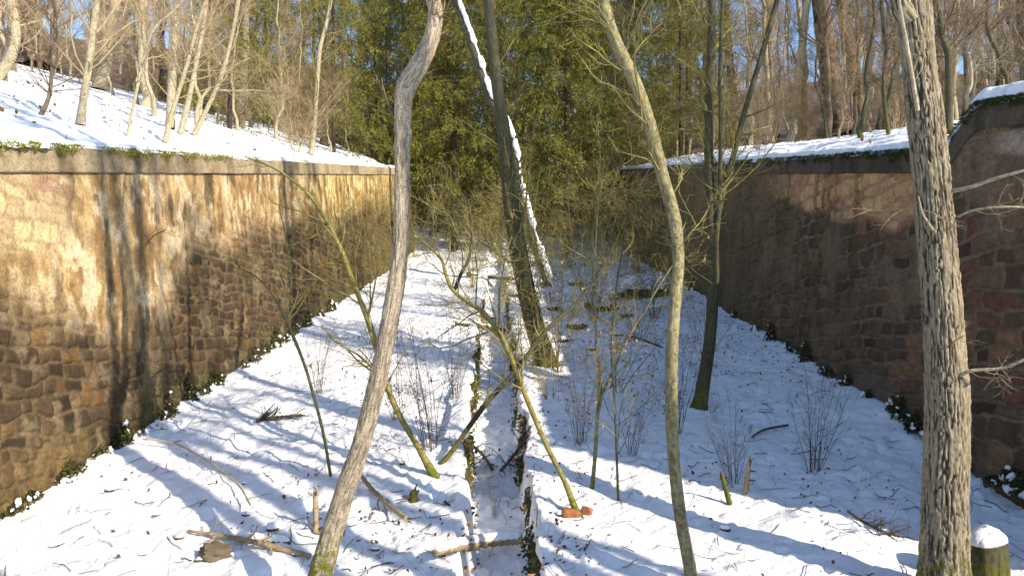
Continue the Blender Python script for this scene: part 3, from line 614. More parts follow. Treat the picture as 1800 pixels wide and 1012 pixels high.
# ------------------------------------------------------------------ fallen wood, stump, bricks
def side_twigs(t, r, P, R, levels, tm, base):
    Pn, Rn = sprout(r, P, R, **levels[0])
    for k in range(len(Pn)):
        G = Geo(); tubes(G, Pn[k:k+1], Rn[k:k+1], 5)
        if len(levels) > 1: Pq, Rq = sprout(r, Pn[k:k+1], Rn[k:k+1], **levels[1]); Pq[:, 0] = Pq[:, 0]*1.0; tubes(G, Pq, Rq, 4)
        mesh('side_twig', G, M[tm], t, base)
def log_thing(name, label, cat, path, lift=.02, mt='deadw', snow=False, levels=None, tm='deadw', sides=10, group=None, rough=.12):
    p = np.array(path, float); c = catmull(p, 60); P = []; r = np.random.default_rng(len(label)*7)
    dd = np.interp(np.linspace(0, 1, 60), np.linspace(0, 1, len(path)), [hit(a, b) for a, b, _ in path])
    P = np.stack([at(a, b, q) for a, b, q in zip(c[:, 0], c[:, 1], dd)]); R = c[:, 2]/F*dd/2; P[:, 2] += R*.6+lift
    base = foot_of(P[0]); t = thing(name, label, cat, base, group); G = Geo(); tubes(G, P[None], (R*(1+rough*np.sin(np.arange(60)*1.3)))[None], sides)
    for e in (0, 59): 
        i = np.arange(1, sides-1); G.add(G.v[0].reshape(60, sides, 3)[e], np.stack([i*0, i, i+1], -1), bk=np.zeros((sides, 3)))
    mesh('stem', G, M[mt], t, base)
    if snow:
        G = Geo(); th = np.linspace(-.05*math.pi, 1.05*math.pi, 14); D = unit(np.gradient(P, axis=0)); X = unit(np.cross(D, [0, 0, 1.])); U = np.cross(X, D)
        en = np.minimum(1, np.minimum(np.arange(60), np.arange(60)[::-1])/5)**.5; h = (.045+.03*fbm(np.arange(60)*.15, np.zeros(60), 0, 3, 6))*en
        V = P[:, None]+R[:, None, None]*.55*U[:, None]+np.cos(th)[None, :, None]*X[:, None]*(R*.92*en)[:, None, None]+np.sin(th)[None, :, None]*U[:, None]*(R*.3+h)[:, None, None]
        G.add(V, grid_faces(60, 14)); mesh('snow_cover', G, M['snowcap'], t, base)
    if levels:
        side_twigs(t, r, *res(P, R), levels, tm, base)
    return t
fl = lambda n, L, **k: dict(dict(n=n, t0=.05, t1=1, length=L, ang=45, K=6, wob=.2, trop=(0, 0, .03), rr=.45, rmin=.004), **k)
log_thing('fallen_log', 'snow topped broken log lying across the ditch at the bottom of the picture', 'log', [(762, 992, 12), (800, 982, 15), (850, 972, 17), (890, 968, 18), (916, 966, 19)], .10, 'deadw', True)
log_thing('fallen_branch', 'bare tan branch slanting over the snow right of the pale tree foot', 'branch', [(632, 850, 7), (660, 885, 8), (690, 912, 8), (714, 932, 9)], .12, 'twigl', levels=[fl(5, .5)], tm='twigd')
log_thing('fallen_branch', 'long broken branch lying on the snow left of the pale tree foot', 'branch', [(330, 938, 5), (400, 950, 8), (470, 965, 10), (545, 985, 10)], .03, 'deadw', levels=[fl(7, .4), fl(2, .2)])
log_thing('fallen_branch', 'dark half buried branch above the long broken one at lower left', 'branch', [(415, 950, 9), (455, 955, 9), (510, 958, 6)], .02, 'brown', True, levels=[fl(3, .3)], tm='twigd')
log_thing('fallen_branch', 'thin arched twig over the snow in the lower left', 'branch', [(250, 785, 2), (310, 795, 3), (375, 832, 3), (420, 870, 3), (440, 905, 3)], .12, 'twigl')
log_thing('brushwood', 'dark twiggy brushwood half sunk in snow below the left wall', 'brushwood', [(450, 745, 7), (480, 740, 6), (530, 735, 5)], .04, 'twigd', levels=[fl(14, .45), fl(4, .25)], tm='twigd')
log_thing('brushwood', 'dead brushwood lying in sunlit snow in front of the thick furrowed tree', 'brushwood', [(1490, 905, 4), (1520, 925, 5), (1550, 940, 5), (1580, 950, 5)], .04, 'twigd', levels=[fl(12, .45, trop=(0, 0, .06)), fl(4, .2)], tm='twigd')
log_thing('brushwood', 'dark tangled twigs fallen into the ditch half way up', 'brushwood', [(880, 845, 5), (905, 815, 5), (930, 780, 6)], .15, 'twigd', levels=[fl(20, .5), fl(5, .25)], tm='twigd')
log_thing('brushwood', 'dark dead twigs hanging into the ditch from its left bank', 'brushwood', [(828, 790, 5), (850, 810, 5), (865, 835, 6)], .08, 'twigd', levels=[fl(12, .4), fl(4, .2)], tm='twigd')
log_thing('fallen_branch', 'mossy snow topped log lying across the ditch behind the yellow sapling', 'branch', [(800, 573, 7), (840, 577, 8), (885, 585, 8)], .05, 'dark', True)
log_thing('fallen_branch', 'snow topped log lying across the ditch far up the cutting', 'branch', [(822, 487, 6), (860, 492, 7), (900, 496, 7)], .10, 'dark', True)
log_thing('fallen_branch', 'short dark stick on shaded snow right of the dark forked tree', 'branch', [(1322, 772, 3), (1345, 760, 4), (1385, 752, 4)], .04, 'twigd')
log_thing('fallen_log', 'dark snow capped log beside the hollow near the right wall', 'log', [(1030, 548, 9), (1060, 540, 12), (1110, 520, 14), (1150, 515, 10)], .15, 'dark', True)
log_thing('fallen_branch', 'dark branch poking out of the right slope beside the slim lichen tree', 'branch', [(1105, 612, 4), (1135, 622, 4), (1165, 634, 3)], .3, 'twigd')
def rock(px, py, wpx, label, group=None, leafy=0):
    r = np.random.default_rng(int(px+py)); d = hit(px, py); B = at(px, py, d); R0 = wpx/F*d/2; m = 28; a, b = np.meshgrid(np.linspace(0, math.pi, m), np.linspace(0, 2*math.pi, m)); sx = r.uniform([.8, .7, .45], [1.2, 1.0, .7])
    q = np.stack([np.sin(a)*np.cos(b), np.sin(a)*np.sin(b), np.cos(a)], -1); rad = R0*(1+.9*(fbm(q[..., 0]*1.7+px, q[..., 1]*1.7+9, q[..., 2]*1.7+9, 4, 3)-.5)); P = q*rad[..., None]*sx
    base = foot_of(B); t = thing('mossy_rock', label, 'rock', base, group); al = mixc(np.array([.03, .025, .018]), np.array([.11, .085, .055]), fbm(P[..., 0]*6, P[..., 1]*6, P[..., 2]*6, 3, 5)); al = mixc(al, np.array([.08, .085, .015]), .7*sstep(.5, .6, fbm(P[..., 0]*4, P[..., 1]*4, P[..., 2]*4, 3, 8)))
    G = Geo(); G.add(P+B+np.array([0, 0, R0*.15]), grid_faces(m, m), alb=al); mesh('body', G, M['stone'], t, base)
    top = q[..., 2] > 9; G = Geo(); k = 16; a, b = np.meshgrid(np.linspace(0, .42*math.pi, k), np.linspace(0, 2*math.pi, k)); q = np.stack([np.sin(a)*np.cos(b), np.sin(a)*np.sin(b), np.cos(a)], -1)
    rad = R0*(1.03+.9*(fbm(q[..., 0]*1.7+px, q[..., 1]*1.7+9, q[..., 2]*1.7+9, 4, 3)-.5)); P = q*rad[..., None]*sx*np.array([1, 1, 1.15]); P[..., 2] += R0*.12*(1-(a/(.42*math.pi))**2); P[..., :2] *= 1+.12*(vnoise(b*1.5, a, 0, 3)-.5)[..., None]
    G.add(P+B+np.array([-.02*0, 0, R0*.15]), grid_faces(k, k)); mesh('snow_cap', G, M['snowcap'], t, base)
    if leafy: G = Geo(); blades(G, B+r.normal(size=(leafy, 3))*R0*np.array([.6, .5, .3])+np.array([0, -R0*.3, R0*.2]), .09, r, 0, 1, None, .3); mesh('leaves', G, M['ivy'], t, base, False)
rock(1135, 520, 78, 'dark mossy snow capped root plate at the hollow, near the right wall uphill', None, 500)  # dark rock mesh and leaves stand in for a root plate over a hollow
rock(1062, 545, 46, 'dark mossy boulder left of the root plate near the right wall', None, 120)
for a_, b_, c_ in ((1015, 575, 34), (975, 545, 26), (1085, 590, 22), (990, 600, 20), (1040, 615, 16), (860, 560, 20), (960, 500, 24), (1010, 500, 20), (1100, 555, 20), (905, 520, 20)):
    rock(a_, b_, c_, 'small snow capped mossy rock in the cluster uphill around the centre tree', 'small rocks around the centre tree')
rock(1275, 930, 18, 'small snow covered rock in front of the two broken stubs')
rock(480, 930, 26, 'snow covered rock above the long broken branch at lower left')
for a_, b_, c_ in ((195, 862, 20), (275, 905, 12), (432, 905, 14), (315, 945, 18), (705, 815, 12), (430, 850, 9), (520, 975, 16), (660, 965, 14), (250, 975, 13), (350, 985, 15), (590, 745, 10), (470, 835, 9)):
    rock(a_, b_, c_, 'small stone with a little snow on it in the lower left of the cutting floor', 'small stones on the lower left floor')
rock(985, 905, 16, 'small snowy rock left of the brick fragment beside the ditch')
def stub(label, px, py, h, wpx, mt, lean=(0, 0), snow=False, name='broken_stub'):
    d = hit(px, py); r = np.random.default_rng(int(px)); B = at(px, py, d); K = 12; R0 = wpx/F*d/2; t_ = np.linspace(-.1, 1, K)[:, None]
    P = B+t_*np.array([lean[0], lean[1], h]); R = R0*np.interp(t_[:, 0], [-.1, .1, .8, 1], [1.3, 1, .75, .25]); G = Geo(); tubes(G, P[None], R[None], 9)
    V = G.v[0]; V += (np.stack([fbm(V[:, 0]*40, V[:, 1]*40, V[:, 2]*20, 2, i) for i in range(3)], -1)-.5)*R0*.8
    i = np.arange(1, 8); G.add(V.reshape(K, 9, 3)[-1], np.stack([i*0, i, i+1], -1), bk=np.zeros((9, 3)))
    base = foot_of(B); t = thing(name, label, 'stub', base); mesh('stem', G, M[mt], t, base)
    side_twigs(t, r, P[None], R[None], [fl(4, .25, ang=60)], 'twigd', base)
stub('dark mossy broken stub leaning left on the shaded slope at right', 1283, 885, .42, 9, 'dark', (-.12, 0))
stub('taller splintered stub on the right slope with bare brown wood', 1311, 865, .48, 10, 'deadw', (.05, 0))
stub('snow crusted dead stub standing left of the pale leaning tree', 556, 935, .55, 11, 'deadw', (-.03, .05))
stub('small rotten stub in the snow left of the ditch below the leaning saplings', 727, 880, .14, 18, 'dark')
def stump():
    d = 7.55; P0 = at(1737, 1050, d); top = at(1735, 952, d); R0 = 31/F*d; n, s = 40, 72; th = np.arange(s)/s*2*math.pi; v = np.linspace(0, 1, n)[:, None]
    rr = R0*(1.12-.16*v)*(1+.05*np.cos(3*th+1)[None]+.05*(fbm(np.cos(th)[None]*5, np.sin(th)[None]*5, v*1.0, 3, 4)-.5)*2)
    q = fbm(np.cos(th)[None]*7, np.sin(th)[None]*7, v*1.6, 3, 5); rr = rr-.012*sstep(.5, .7, q)
    H = top-P0; G = Geo(); cz = P0+v[..., None]*H
    V = cz+np.stack([np.cos(th)[None]*rr, np.sin(th)[None]*rr, 0*rr+.03*np.cos(th)[None]*v], -1); G.add(V, grid_faces(n, s, True), bk=np.stack([np.cos(th)[None]*rr, np.sin(th)[None]*rr, 0*rr+v*.7], -1))
    base = (float(P0[0]), float(P0[1]), float(P0[2])); t = thing('tree_stump', 'sawn tree stump capped with snow behind the thick furrowed trunk at the right edge', 'stump', base); mesh('trunk', G, M['dark'], t, base)
    G = Geo(); k = np.linspace(1, 0, 14)[:, None]; V2 = V[-1][None]*k[..., None]+top*(1-k[..., None]); G.add(V2, grid_faces(14, s, True)); mesh('cut_face', G, M['cutwood'], t, base)
    G = Geo(); k = np.linspace(0, 1, 24)[:, None]; a = k*math.pi/2; rs = rr[-1][None]*.97*np.cos(a)*(1+.04*np.cos(2*th)[None]); z = .006+.12*np.sin(a)**.8*(1+.35*np.cos(th-1.5)[None])
    V3 = top+np.stack([np.cos(th)[None]*rs, np.sin(th)[None]*rs, z+.03*np.cos(th)[None]*np.cos(a)], -1); G.add(V3, grid_faces(24, s, True)); mesh('snow_cap', G, M['snowcap'], t, base)
stump()
def brick(px, py, rz, label, sz=(.11, .06, .045), mt='brick'):
    d = hit(px, py); B = at(px, py, d); r = np.random.default_rng(int(px)); n = 9; a = np.linspace(-1, 1, n); G = Geo()
    for ax in range(3):
        for s in (-1, 1):
            u, v = np.meshgrid(a, a); P = np.zeros((n, n, 3)); P[..., ax] = s; P[..., (ax+1) % 3] = u; P[..., (ax+2) % 3] = v
            Q = P/(np.abs(P)**8).sum(-1, keepdims=True)**(1/8); P = Q*np.array(sz)*(1+(.15 if mt == 'brick' else 1.1)*(fbm(Q[..., 0]*1.6+5, Q[..., 1]*1.6+5, Q[..., 2]*1.6+5, 3, 3)-.5)[..., None]); G.add(P, grid_faces(n, n)[:, ::s])
    o = mesh('brick' if mt == 'brick' else 'rock', G, M[mt]); o.location = (float(B[0]), float(B[1]), float(B[2]+.03)); o.rotation_euler = (.2, .15, rz); return o
tag(brick(1003, 905, .2, ''), 'orange red brick fragment against the mossy foot of the yellow barked sapling', 'brick')
tag(brick(1031, 903, 1.1, '', (.04, .07, .06)), 'smaller upright brick fragment right of the same sapling foot', 'brick')
tag(brick(380, 975, .4, '', (.15, .10, .08), 'brown'), 'brown rock under the broken branch in the lower left', 'rock')
# ------------------------------------------------------------------ ivy clumps at wall feet with snow on them
def ivy(side, Y, w, h, label, group, snow=6, seed=0):
    r = np.random.default_rng(seed+int(Y*10)); x = side*(6.22); z0 = float(floor_z(Y)); base = (x, Y, z0)
    if side > 0: z0 += .2
    t = thing('ivy_clump', label, 'ivy', base, group); n = int(900*w*h/.3)+120; th = r.uniform(-1, 1, n); v = r.uniform(0, 1, n)**1.2*(.35+.9*vnoise(th*w*7+Y*3, th*0, 0, 7)); out = r.uniform(0, 1, n)
    P = np.stack([side*(6.24+.065*v*h-(.03+.15*out*(1-v)*(1-th**2))), Y+th*w*(1-.5*v), z0+v*h*(1-.5*th**2)], -1); G = Geo(); blades(G, P, .05, r, .1, 1, None, .38); mesh('leaves', G, M['ivy'], t, base, False)
    m = 10
    for k in range(snow):
        r0 = r.uniform([.5, .35, -.8], [1.2, .9, .8])
        c = P[r.integers(0, n)]+np.array([-side*.05, 0, .03]); G = Geo(); s = r.uniform(.012, .05)*(1.6 if w > .42 else .9); a, b = np.meshgrid(np.linspace(0, math.pi, m), np.linspace(0, 2*math.pi, m))
        rad = s*(1+1.5*(vnoise(np.cos(b)*np.sin(a)*2+k, np.sin(b)*2+k, a*2, k)-.5)); G.add(np.stack([rad*np.sin(a)*np.cos(b)*.7, rad*np.sin(a)*np.sin(b)*1.2*r0[0], rad*np.cos(a)*r0[1]+rad*np.sin(a)*np.sin(b)*r0[2]], -1)+c, grid_faces(m, m)); mesh('snow_patch', G, M['snowcap'], t, base)
ri = np.random.default_rng(17)
for k, Y in enumerate([9.25, 10.2, 10.9, 11.5, 12.0, 13.0, 13.9, 14.6, 15.1, 16.6, 17.3, 18.0, 18.9, 19.5, 20.3, 21.6, 23.0, 24.4]):
    ivy(-1, Y, ri.uniform(.18, .6), ri.uniform(.15, .55), 'small snow flecked ivy clump at the foot of the sunlit left wall', 'ivy clumps along the left wall', 5, 1)
for k, (Y, w_, h_, lb) in enumerate([(9.35, .6, .3, 'low ivy tuft at the right wall foot behind the stump'), (10.9, .55, .7, 'largest dark ivy clump with snow tufts beside the furrowed trunk'), (12.3, .35, .5, 'dark ivy clump with white caps further along the right wall'), (11.7, .3, .3, 0), (13.3, .2, .2, 0), (14.2, .25, .25, 0), (15.1, .4, .3, 0), (16.2, .3, .5, 0), (17.2, .4, .25, 0), (18.4, .4, .5, 0), (19.6, .5, .25, 0), (21.5, .3, .3, 0), (24, .4, .4, 0), (27, .5, .5, 0)]):
    ivy(1, Y, w_, h_, lb or 'small dark ivy tuft along the far foot of the shaded right wall', None if lb else 'ivy tufts along the far right wall', 12 if lb else 5, 2)
# ------------------------------------------------------------------ ground litter
def litter():
    r = np.random.default_rng(91); G = Geo(); n = 15000; Y = 6.8*np.exp(r.uniform(0, 1, n)*math.log(7)); X = r.uniform(-6.1, 6.1, n); l, q = ditch(Y)
    dens = .02+.55*sstep(.5, .68, fbm(X*.7, Y*.5, 0, 3, 92)) + .5*sstep(.8, 0, np.abs(X-q-.3)) + .12*((X > l) & (X < q)) + .3*sstep(12, 18, Y)*(X > 0)
    kp = r.uniform(0, 1, n) < dens; X, Y = X[kp], Y[kp]; P = np.stack([X, Y, ground(X, Y)+.008], -1); blades(G, P, .055, r, .35, 1, r.uniform(0, .6, len(X))**1.4, .3)
    for X0, X1, m in ((-40, -7.3, 1500), (7.3, 40, 2600)):
        Y = r.uniform(8, 55, m); X = r.uniform(X0, X1, m); P = np.stack([X, Y, ground(X, Y)+.01], -1); blades(G, P, .12, r, .4, 1, None, .3)
    tag(mesh('fallen_leaves', G, M['dry'], None, (0, 0, 0), False), 'scattered brown fallen leaves on the snow of the cutting', 'fallen leaves', None, 'stuff')
    G = Geo(); n = 1100; Y = 6.8*np.exp(r.uniform(0, 1, n)*math.log(6)); X = r.uniform(-6, 6, n); a = r.uniform(0, 6.28, n); L = r.uniform(.06, .4, n)
    K = 5; t_ = np.linspace(-.5, .5, K)[None]; bx = X[:, None]+np.cos(a)[:, None]*L[:, None]*t_; by = Y[:, None]+np.sin(a)[:, None]*L[:, None]*t_ + .02*np.sin(t_*5+a[:, None]); P = np.stack([bx, by, ground(bx, by)+.012+r.uniform(0, .03, (n, 1))*(t_+.5)], -1)
    tubes(G, P, np.full((n, K), .0035)*r.uniform(.6, 1.7, (n, 1)), 4)
    n = 800; Y = 6.8*np.exp(r.uniform(0, 1, n)*math.log(5)); X = r.uniform(-6, 6, n); h = r.uniform(.08, .6, n)**1.2; t_ = np.linspace(-.03, 1, K)[None]
    ax, ay = r.normal(size=n)*.3, r.normal(size=n)*.3; P = np.stack([X[:, None]+ax[:, None]*h[:, None]*t_**1.6, Y[:, None]+ay[:, None]*h[:, None]*t_**1.6, ground(X, Y)[:, None]+h[:, None]*t_], -1); tubes(G, P, np.linspace(.0035, .0015, K)[None]*np.ones((n, 1)), 3)
    tag(mesh('scattered_twigs', G, M['twigd'], None, (0, 0, 0)), 'scattered thin dark twigs and dry stalks poking through the snow', 'twigs', None, 'stuff')
litter()
# ------------------------------------------------------------------ shrubs: a few bush kinds, copied
def bush(name, label, group, loc, stems, H, spread, tm, seed, lv, leafn=0, up=.35, rad=.009):
    r = np.random.default_rng(seed); K = 10; a = r.uniform(0, 6.28, stems); tilt = r.uniform(.05, 1, stems)*spread; d = unit(np.stack([np.cos(a)*tilt, np.sin(a)*tilt, np.ones(stems)], -1))
    P = [np.stack([np.cos(a)*.08, np.sin(a)*.08, -.1*np.ones(stems)], -1)*r.uniform(.3, 1.5, (stems, 1))*np.array([1, 1, 0])+np.array([0, 0, -.08])]; L = H*r.uniform(.55, 1.1, (stems, 1))
    for k in range(K-1): d = unit(d+r.normal(size=d.shape)*.07+np.array([0, 0, up*.1])); P.append(P[-1]+d*L/(K-1))
    P = np.stack(P, 1); R = rad*r.uniform(.5, 1.3, (stems, 1))*np.linspace(1, .35, K)[None]
    t = thing(name, label, 'shrub', loc, group); G = Geo(); tubes(G, P, R, 5); mesh('stems', G, M[tm], t, (0, 0, 0))
    G = Geo(); s = twig_set(G, r, P, R, lv); mesh('twigs', G, M[tm], t, (0, 0, 0))
    if leafn: G = Geo(); leaves_on(G, r, s[-1], leafn, .055); mesh('dry_leaves', G, M['dry'], t, (0, 0, 0), False)
    return t
def gpos(px, py): d = hit(px, py); p = at(px, py, d); return (p[0], p[1], float(ground(p[0], p[1])))
b_thin = bush('bare_shrub', 'many stemmed grey shrub of thin upright rods on the left bank behind the leaning saplings', None, gpos(758, 790), 15, 2.3, .38, 'twigd', 1, [LV(5, .6, ang=38, rr=.5), LV(3, .3, ang=45, rr=.6, rmin=.002)], 30, rad=.006)
b_yel = bush('olive_shrub', 'olive green bush with fine arching twigs beside the foot of the mossy centre tree', None, gpos(930, 560), 12, 4.8, .42, 'twigy', 2, [LV(8, 1.9, ang=45, rr=.5, rmin=.007, trop=(0, 0, -.01)), LV(5, .9, rr=.55, rmin=.005, trop=(0, 0, -.01)), LV(3, .4, rr=.6, rmin=.004)], 200, rad=.015)
b_arc = bush('arching_shrub', 'loose shrub of long arching yellow stems hung with pale seeds before the centre tree', None, gpos(965, 700), 8, 3.6, .75, 'twigy', 6, [LV(7, 1.1, ang=50, rr=.5, rmin=.004, trop=(0, 0, -.03)), LV(4, .5, ang=60, rr=.6, rmin=.003, trop=(0, 0, -.03))], 130, up=.1, rad=.008)
dup(b_arc, gpos(1085, 690), 2, .9, 'loose arching shrub hung with pale seeds behind the forked sapling')
dup(b_arc, gpos(1120, 600), 4, 1.1, 'loose arching shrub between the slim lichen tree and the dark log')
dup(b_arc, gpos(860, 640), 5, .9, 'loose arching shrub over the ditch beneath the yellow barked sapling')
dup(b_arc, gpos(1240, 640), 1, .8, 'loose arching shrub by the foot of the dark forked tree')
b_tan = bush('bare_shrub', 'tan twiggy bush above the sunlit left wall near its far end', None, gpos(520, 268), 14, 4.0, .6, 'twigl', 3, [LV(8, 1.1, rr=.5), LV(6, .55, rr=.55), LV(4, .3, rr=.6, rmin=.003)], 60, rad=.013)
dup(b_thin, gpos(700, 735), 1, .8, 'thin rod like shrub behind the pale leaning tree on the left floor')
dup(b_thin, gpos(800, 700), 2, .8, 'grey rod shrub at the edge of the ditch above the leaning saplings')
dup(b_thin, gpos(1110, 800), 3, .55, 'thin low shrub in shade between the forked sapling and the slim tree')
dup(b_thin, gpos(1430, 830), 4, .75, 'small dark shrub rising from a tuft on the right slope')
dup(b_thin, gpos(1020, 780), 5, .8, 'thin grey shrub just right of the ditch')
dup(b_thin, gpos(560, 690), 2.7, .7, 'thin shrub of fine rods on the left floor beneath the wall ivy')
dup(b_thin, gpos(1190, 760), 1.7, .8, 'thin rod shrub in shade right of the slim lichen tree')
dup(b_thin, gpos(1290, 850), .7, .6, 'fine twiggy shrub around the two broken stubs')
dup(b_thin, gpos(450, 640), 3.7, .6, 'fine rod shrub at the snowy foot of the left wall')
dup(b_thin, gpos(870, 910), 5.5, .3, 'tiny twig tuft on the ditch floor')
dup(b_yel, gpos(1045, 560), 1.3, .95, 'olive bush between the centre tree and the slim lichen tree')
dup(b_yel, gpos(620, 497), 2.5, .85, 'yellow green bush against the far end of the left wall')
dup(b_yel, gpos(655, 480), 0.6, 1.0, 'taller yellow green bush at the end of the left wall beside the pale tree')
dup(b_yel, gpos(830, 505), 3.9, .8, 'olive bush on the left of the ditch behind the yellow sapling')
dup(b_yel, gpos(1000, 470), 4.4, .7, 'olive bush far up the cutting right of the snow topped trunk')
dup(b_yel, gpos(1120, 480), 5.2, 1.0, 'olive bush at the foot of the right wall beyond the slim tree')
dup(b_yel, gpos(980, 655), 5.9, .7, 'small olive bush in front of the centre tree foot')
for k, (px, py, s_, lb) in enumerate([(790, 440, .7, 'olive bush far up the snow between the pale trunk and the yellow sapling'), (880, 470, 1.0, 'olive bush growing out of the ditch behind the centre tree'), (940, 430, .7, 'olive bush at the far end of the cutting left of the hollow'), (1060, 470, .8, 'olive bush far up the cutting near the right wall end'), (1150, 560, .8, 'olive bush close behind the slim lichen tree'), (690, 520, .6, 'low olive bush on sunlit snow just behind the pale tree')]):
    dup(b_yel, gpos(px, py), k*2.1+.3, s_, lb)
dup(b_yel, gpos(730, 450), 2.2, .7, 'olive bush far up the cutting beside the pale trunk')
r = np.random.default_rng(5)
b_brn = bush('bare_shrub', 'brown twiggy bush on the slope behind the dark forked tree above the right wall', None, gpos(1330, 238), 16, 4.5, .5, 'twig', 4, [LV(9, 1.4, rr=.5), LV(6, .7, rr=.55), LV(4, .35, rr=.6, rmin=.004)], 80, rad=.014)
for k in range(70):          # bare bushes behind the walls
    sd = 1 if k % 5 < 3 else -1; Y = r.uniform(14, 78) if sd > 0 else r.uniform(24, 78); X = sd*r.uniform(8.6, 12+Y*.7)
    if sd > 0 and Y < 19: Y += 14
    if sd < 0 and Y < 32: X = -r.uniform(20, 30)
    dup(b_tan if k % 3 else b_brn, (X, Y, ground(X, Y)), r.uniform(0, 6.28), r.uniform(.6, 1.25), 'twiggy undergrowth bush in the wood above the right wall' if sd > 0 else 'twiggy undergrowth bush in the wood on the left hillside',
        'undergrowth bushes above the right wall' if sd > 0 else 'undergrowth bushes on the left hillside')
# ------------------------------------------------------------------ spruces with drooping boughs
def spruce(label, loc, H, Rm, seed, nb=100, group=None, tmin=.10):
    r = np.random.default_rng(seed); t = thing('spruce_tree', label, 'spruce', loc, group); K = 14
    z = np.linspace(0, H, K); P = np.stack([.05*r.normal(size=K).cumsum()*.3, .05*r.normal(size=K).cumsum()*.3, z-.2], -1)[None]; R = (.17*(1-z/H*.95))[None]
    G = Geo(); tubes(G, P, R, 12); mesh('trunk', G, M['pine'], t)
    tt = np.sort(r.uniform(tmin, .97, nb)); az = np.arange(nb)*2.4+r.uniform(-.3, .3, nb); L = Rm*(1-tt)**.75*r.uniform(.7, 1.15, nb)+.3
    x0 = np.stack([np.interp(tt*H, z, P[0, :, 0]), np.interp(tt*H, z, P[0, :, 1]), tt*H-.2], -1); Kb = 9; u = np.linspace(0, 1, Kb)[None]
    rad = u*L[:, None]; dz = -.05*L[:, None]*u-.42*L[:, None]*u**1.7+.22*L[:, None]*u**4
    A = az[:, None]+.25*r.normal(size=(nb, 1))*u**2; B = np.stack([x0[:, 0:1]+np.cos(A)*rad, x0[:, 1:2]+np.sin(A)*rad, x0[:, 2:3]+dz], -1); RB = np.maximum(.022*(1-u*.85)*np.ones((nb, 1)), .004)
    S1, R1 = sprout(r, B, RB, 30, .1, 1, 1.15, 60, K=6, wob=.10, trop=(0, 0, -.22), rr=.4, rmin=.003, taper_len=.35)
    S2, R2 = sprout(r, S1, R1, 3, .1, 1, .42, 45, K=4, wob=.1, trop=(0, 0, -.22), rr=.6, rmin=.002)
    G = Geo(); tubes(G, B, RB, 5); tubes(G, S1, R1, 3); mesh('branches', G, M['twig'], t)
    G = Geo()
    for S_, m, ln in ((S1, 8, .17), (S2, 5, .14)):
        T_, Kk, _ = S_.shape; tn = r.uniform(0, 1, T_*m); ii = np.repeat(np.arange(T_), m); q = tn*(Kk-1); j = np.minimum(q.astype(int), Kk-2); fr = (q-j)[:, None]
        p = S_[ii, j]*(1-fr)+S_[ii, j+1]*fr; dr = unit(S_[ii, j+1]-S_[ii, j]); d = unit(dr+r.normal(size=p.shape)*.42); s = unit(np.cross(d, r.normal(size=p.shape))); Lb = ln*r.uniform(.7, 1.7, (len(p), 1)); Wd = .016*r.uniform(.7, 1.4, (len(p), 1))
        V = np.stack([p, p+d*Lb*.5+s*Wd, p+d*Lb, p+d*Lb*.5-s*Wd], 1); c = np.clip(np.repeat(r.uniform(0, 1, T_), m)*.7+r.uniform(0, .3, len(p)), 0, 1); G.add(V.reshape(-1, 3), np.arange(4*len(p)).reshape(-1, 4), rnd=np.repeat(np.stack([c]*3, -1), 4, 0))
    mesh('foliage', G, M['needles'], t, (0, 0, 0), False)
    return t
gl = lambda x, y: (x, y, float(ground(x, y)))
s1 = spruce('tall drooping spruce behind the mossy centre tree', gl(-1.8, 49), 24, 6.8, 1)
s2 = spruce('dark spruce at the end of the cutting right of the snowy trunk', gl(4.9, 50), 24, 6.6, 2)
s3 = spruce('nearest spruce, its boughs hanging over the far end right of the mossy tree', gl(2.6, 41), 20, 5.0, 3, 105, None, .19)
dup(s3, gl(-3.9, 43.5), 2.2, 1.05, 'spruce hanging its boughs over the far end, between the pale tree and the mossy tree')
SP = 'spruces closing off the far end of the cutting'
for k, (x, y, s, lb) in enumerate([(-9.6, 38, .68, 'spruce above the far end of the left wall beside the pale leaning tree'), (-13, 33, .6, 'spruce further left on the hillside'), (9.3, 43, .72, 'spruce above the far end of the right wall'), (1.6, 55, .9, None), (-5.2, 53, .8, None), (-8.4, 46.5, .72, None), (7.9, 53, .75, None), (-1.2, 60, .95, None), (5, 60, 1.0, None), (11.5, 51, .75, None), (-11, 56, .9, None), (1.6, 66, 1.0, None), (-17, 43, .7, None), (-8, 63, 1, None), (-6.5, 57, .9, None), (9, 60, .9, None), (-14, 50, .8, None), (-20, 58, .9, None), (14, 66, .9, None), (-3, 70, 1.1, None), (6, 72, 1.1, None), (-12, 68, 1.0, None)]):
    dup(s1 if k % 2 else s2, gl(x, y), k*1.7+.6, s, lb or 'dark spruce in the mass closing off the far end of the cutting', None if lb else SP)
# ------------------------------------------------------------------ traced trees on the hillside
def hill(label, mt, path, name='bare_tree', n=90, sides=14, tm='twigl', ext=9, lv=None, group=None, **k):
    d = hit(path[0][0], path[0][1]); rr = np.random.default_rng(abs(int(path[0][0])))
    tree(name, label, 'tree', mt, path, d, d*(1+.01*rr.uniform(-1, 2)), lv or [LV(22, 2.2, t0=.2, rr=.3, trop=(0, 0, .08), rmin=.006, taper_len=.3), LV(6, 1.0, rr=.5, rmin=.004), LV(4, .5, rr=.6, rmin=.003)], tm, n=n, sides=sides, extend=ext, seed=abs(int(path[0][0])), disp=.08, group=group, **k)
hill('pale curved trunk at the far left edge of the hillside', 'beech', [(-8, 140, 22), (15, 108, 20), (27, 75, 18), (26, 35, 16), (18, 0, 16), (10, -60, 14)])
hill('thick dark chunky barked pine near the left edge of the hillside', 'pine', [(60, 118, 62), (58, 95, 50), (52, 40, 46), (45, -30, 42)], 'pine_tree', sides=28, tm='twig', fine=.03, flare=.3)
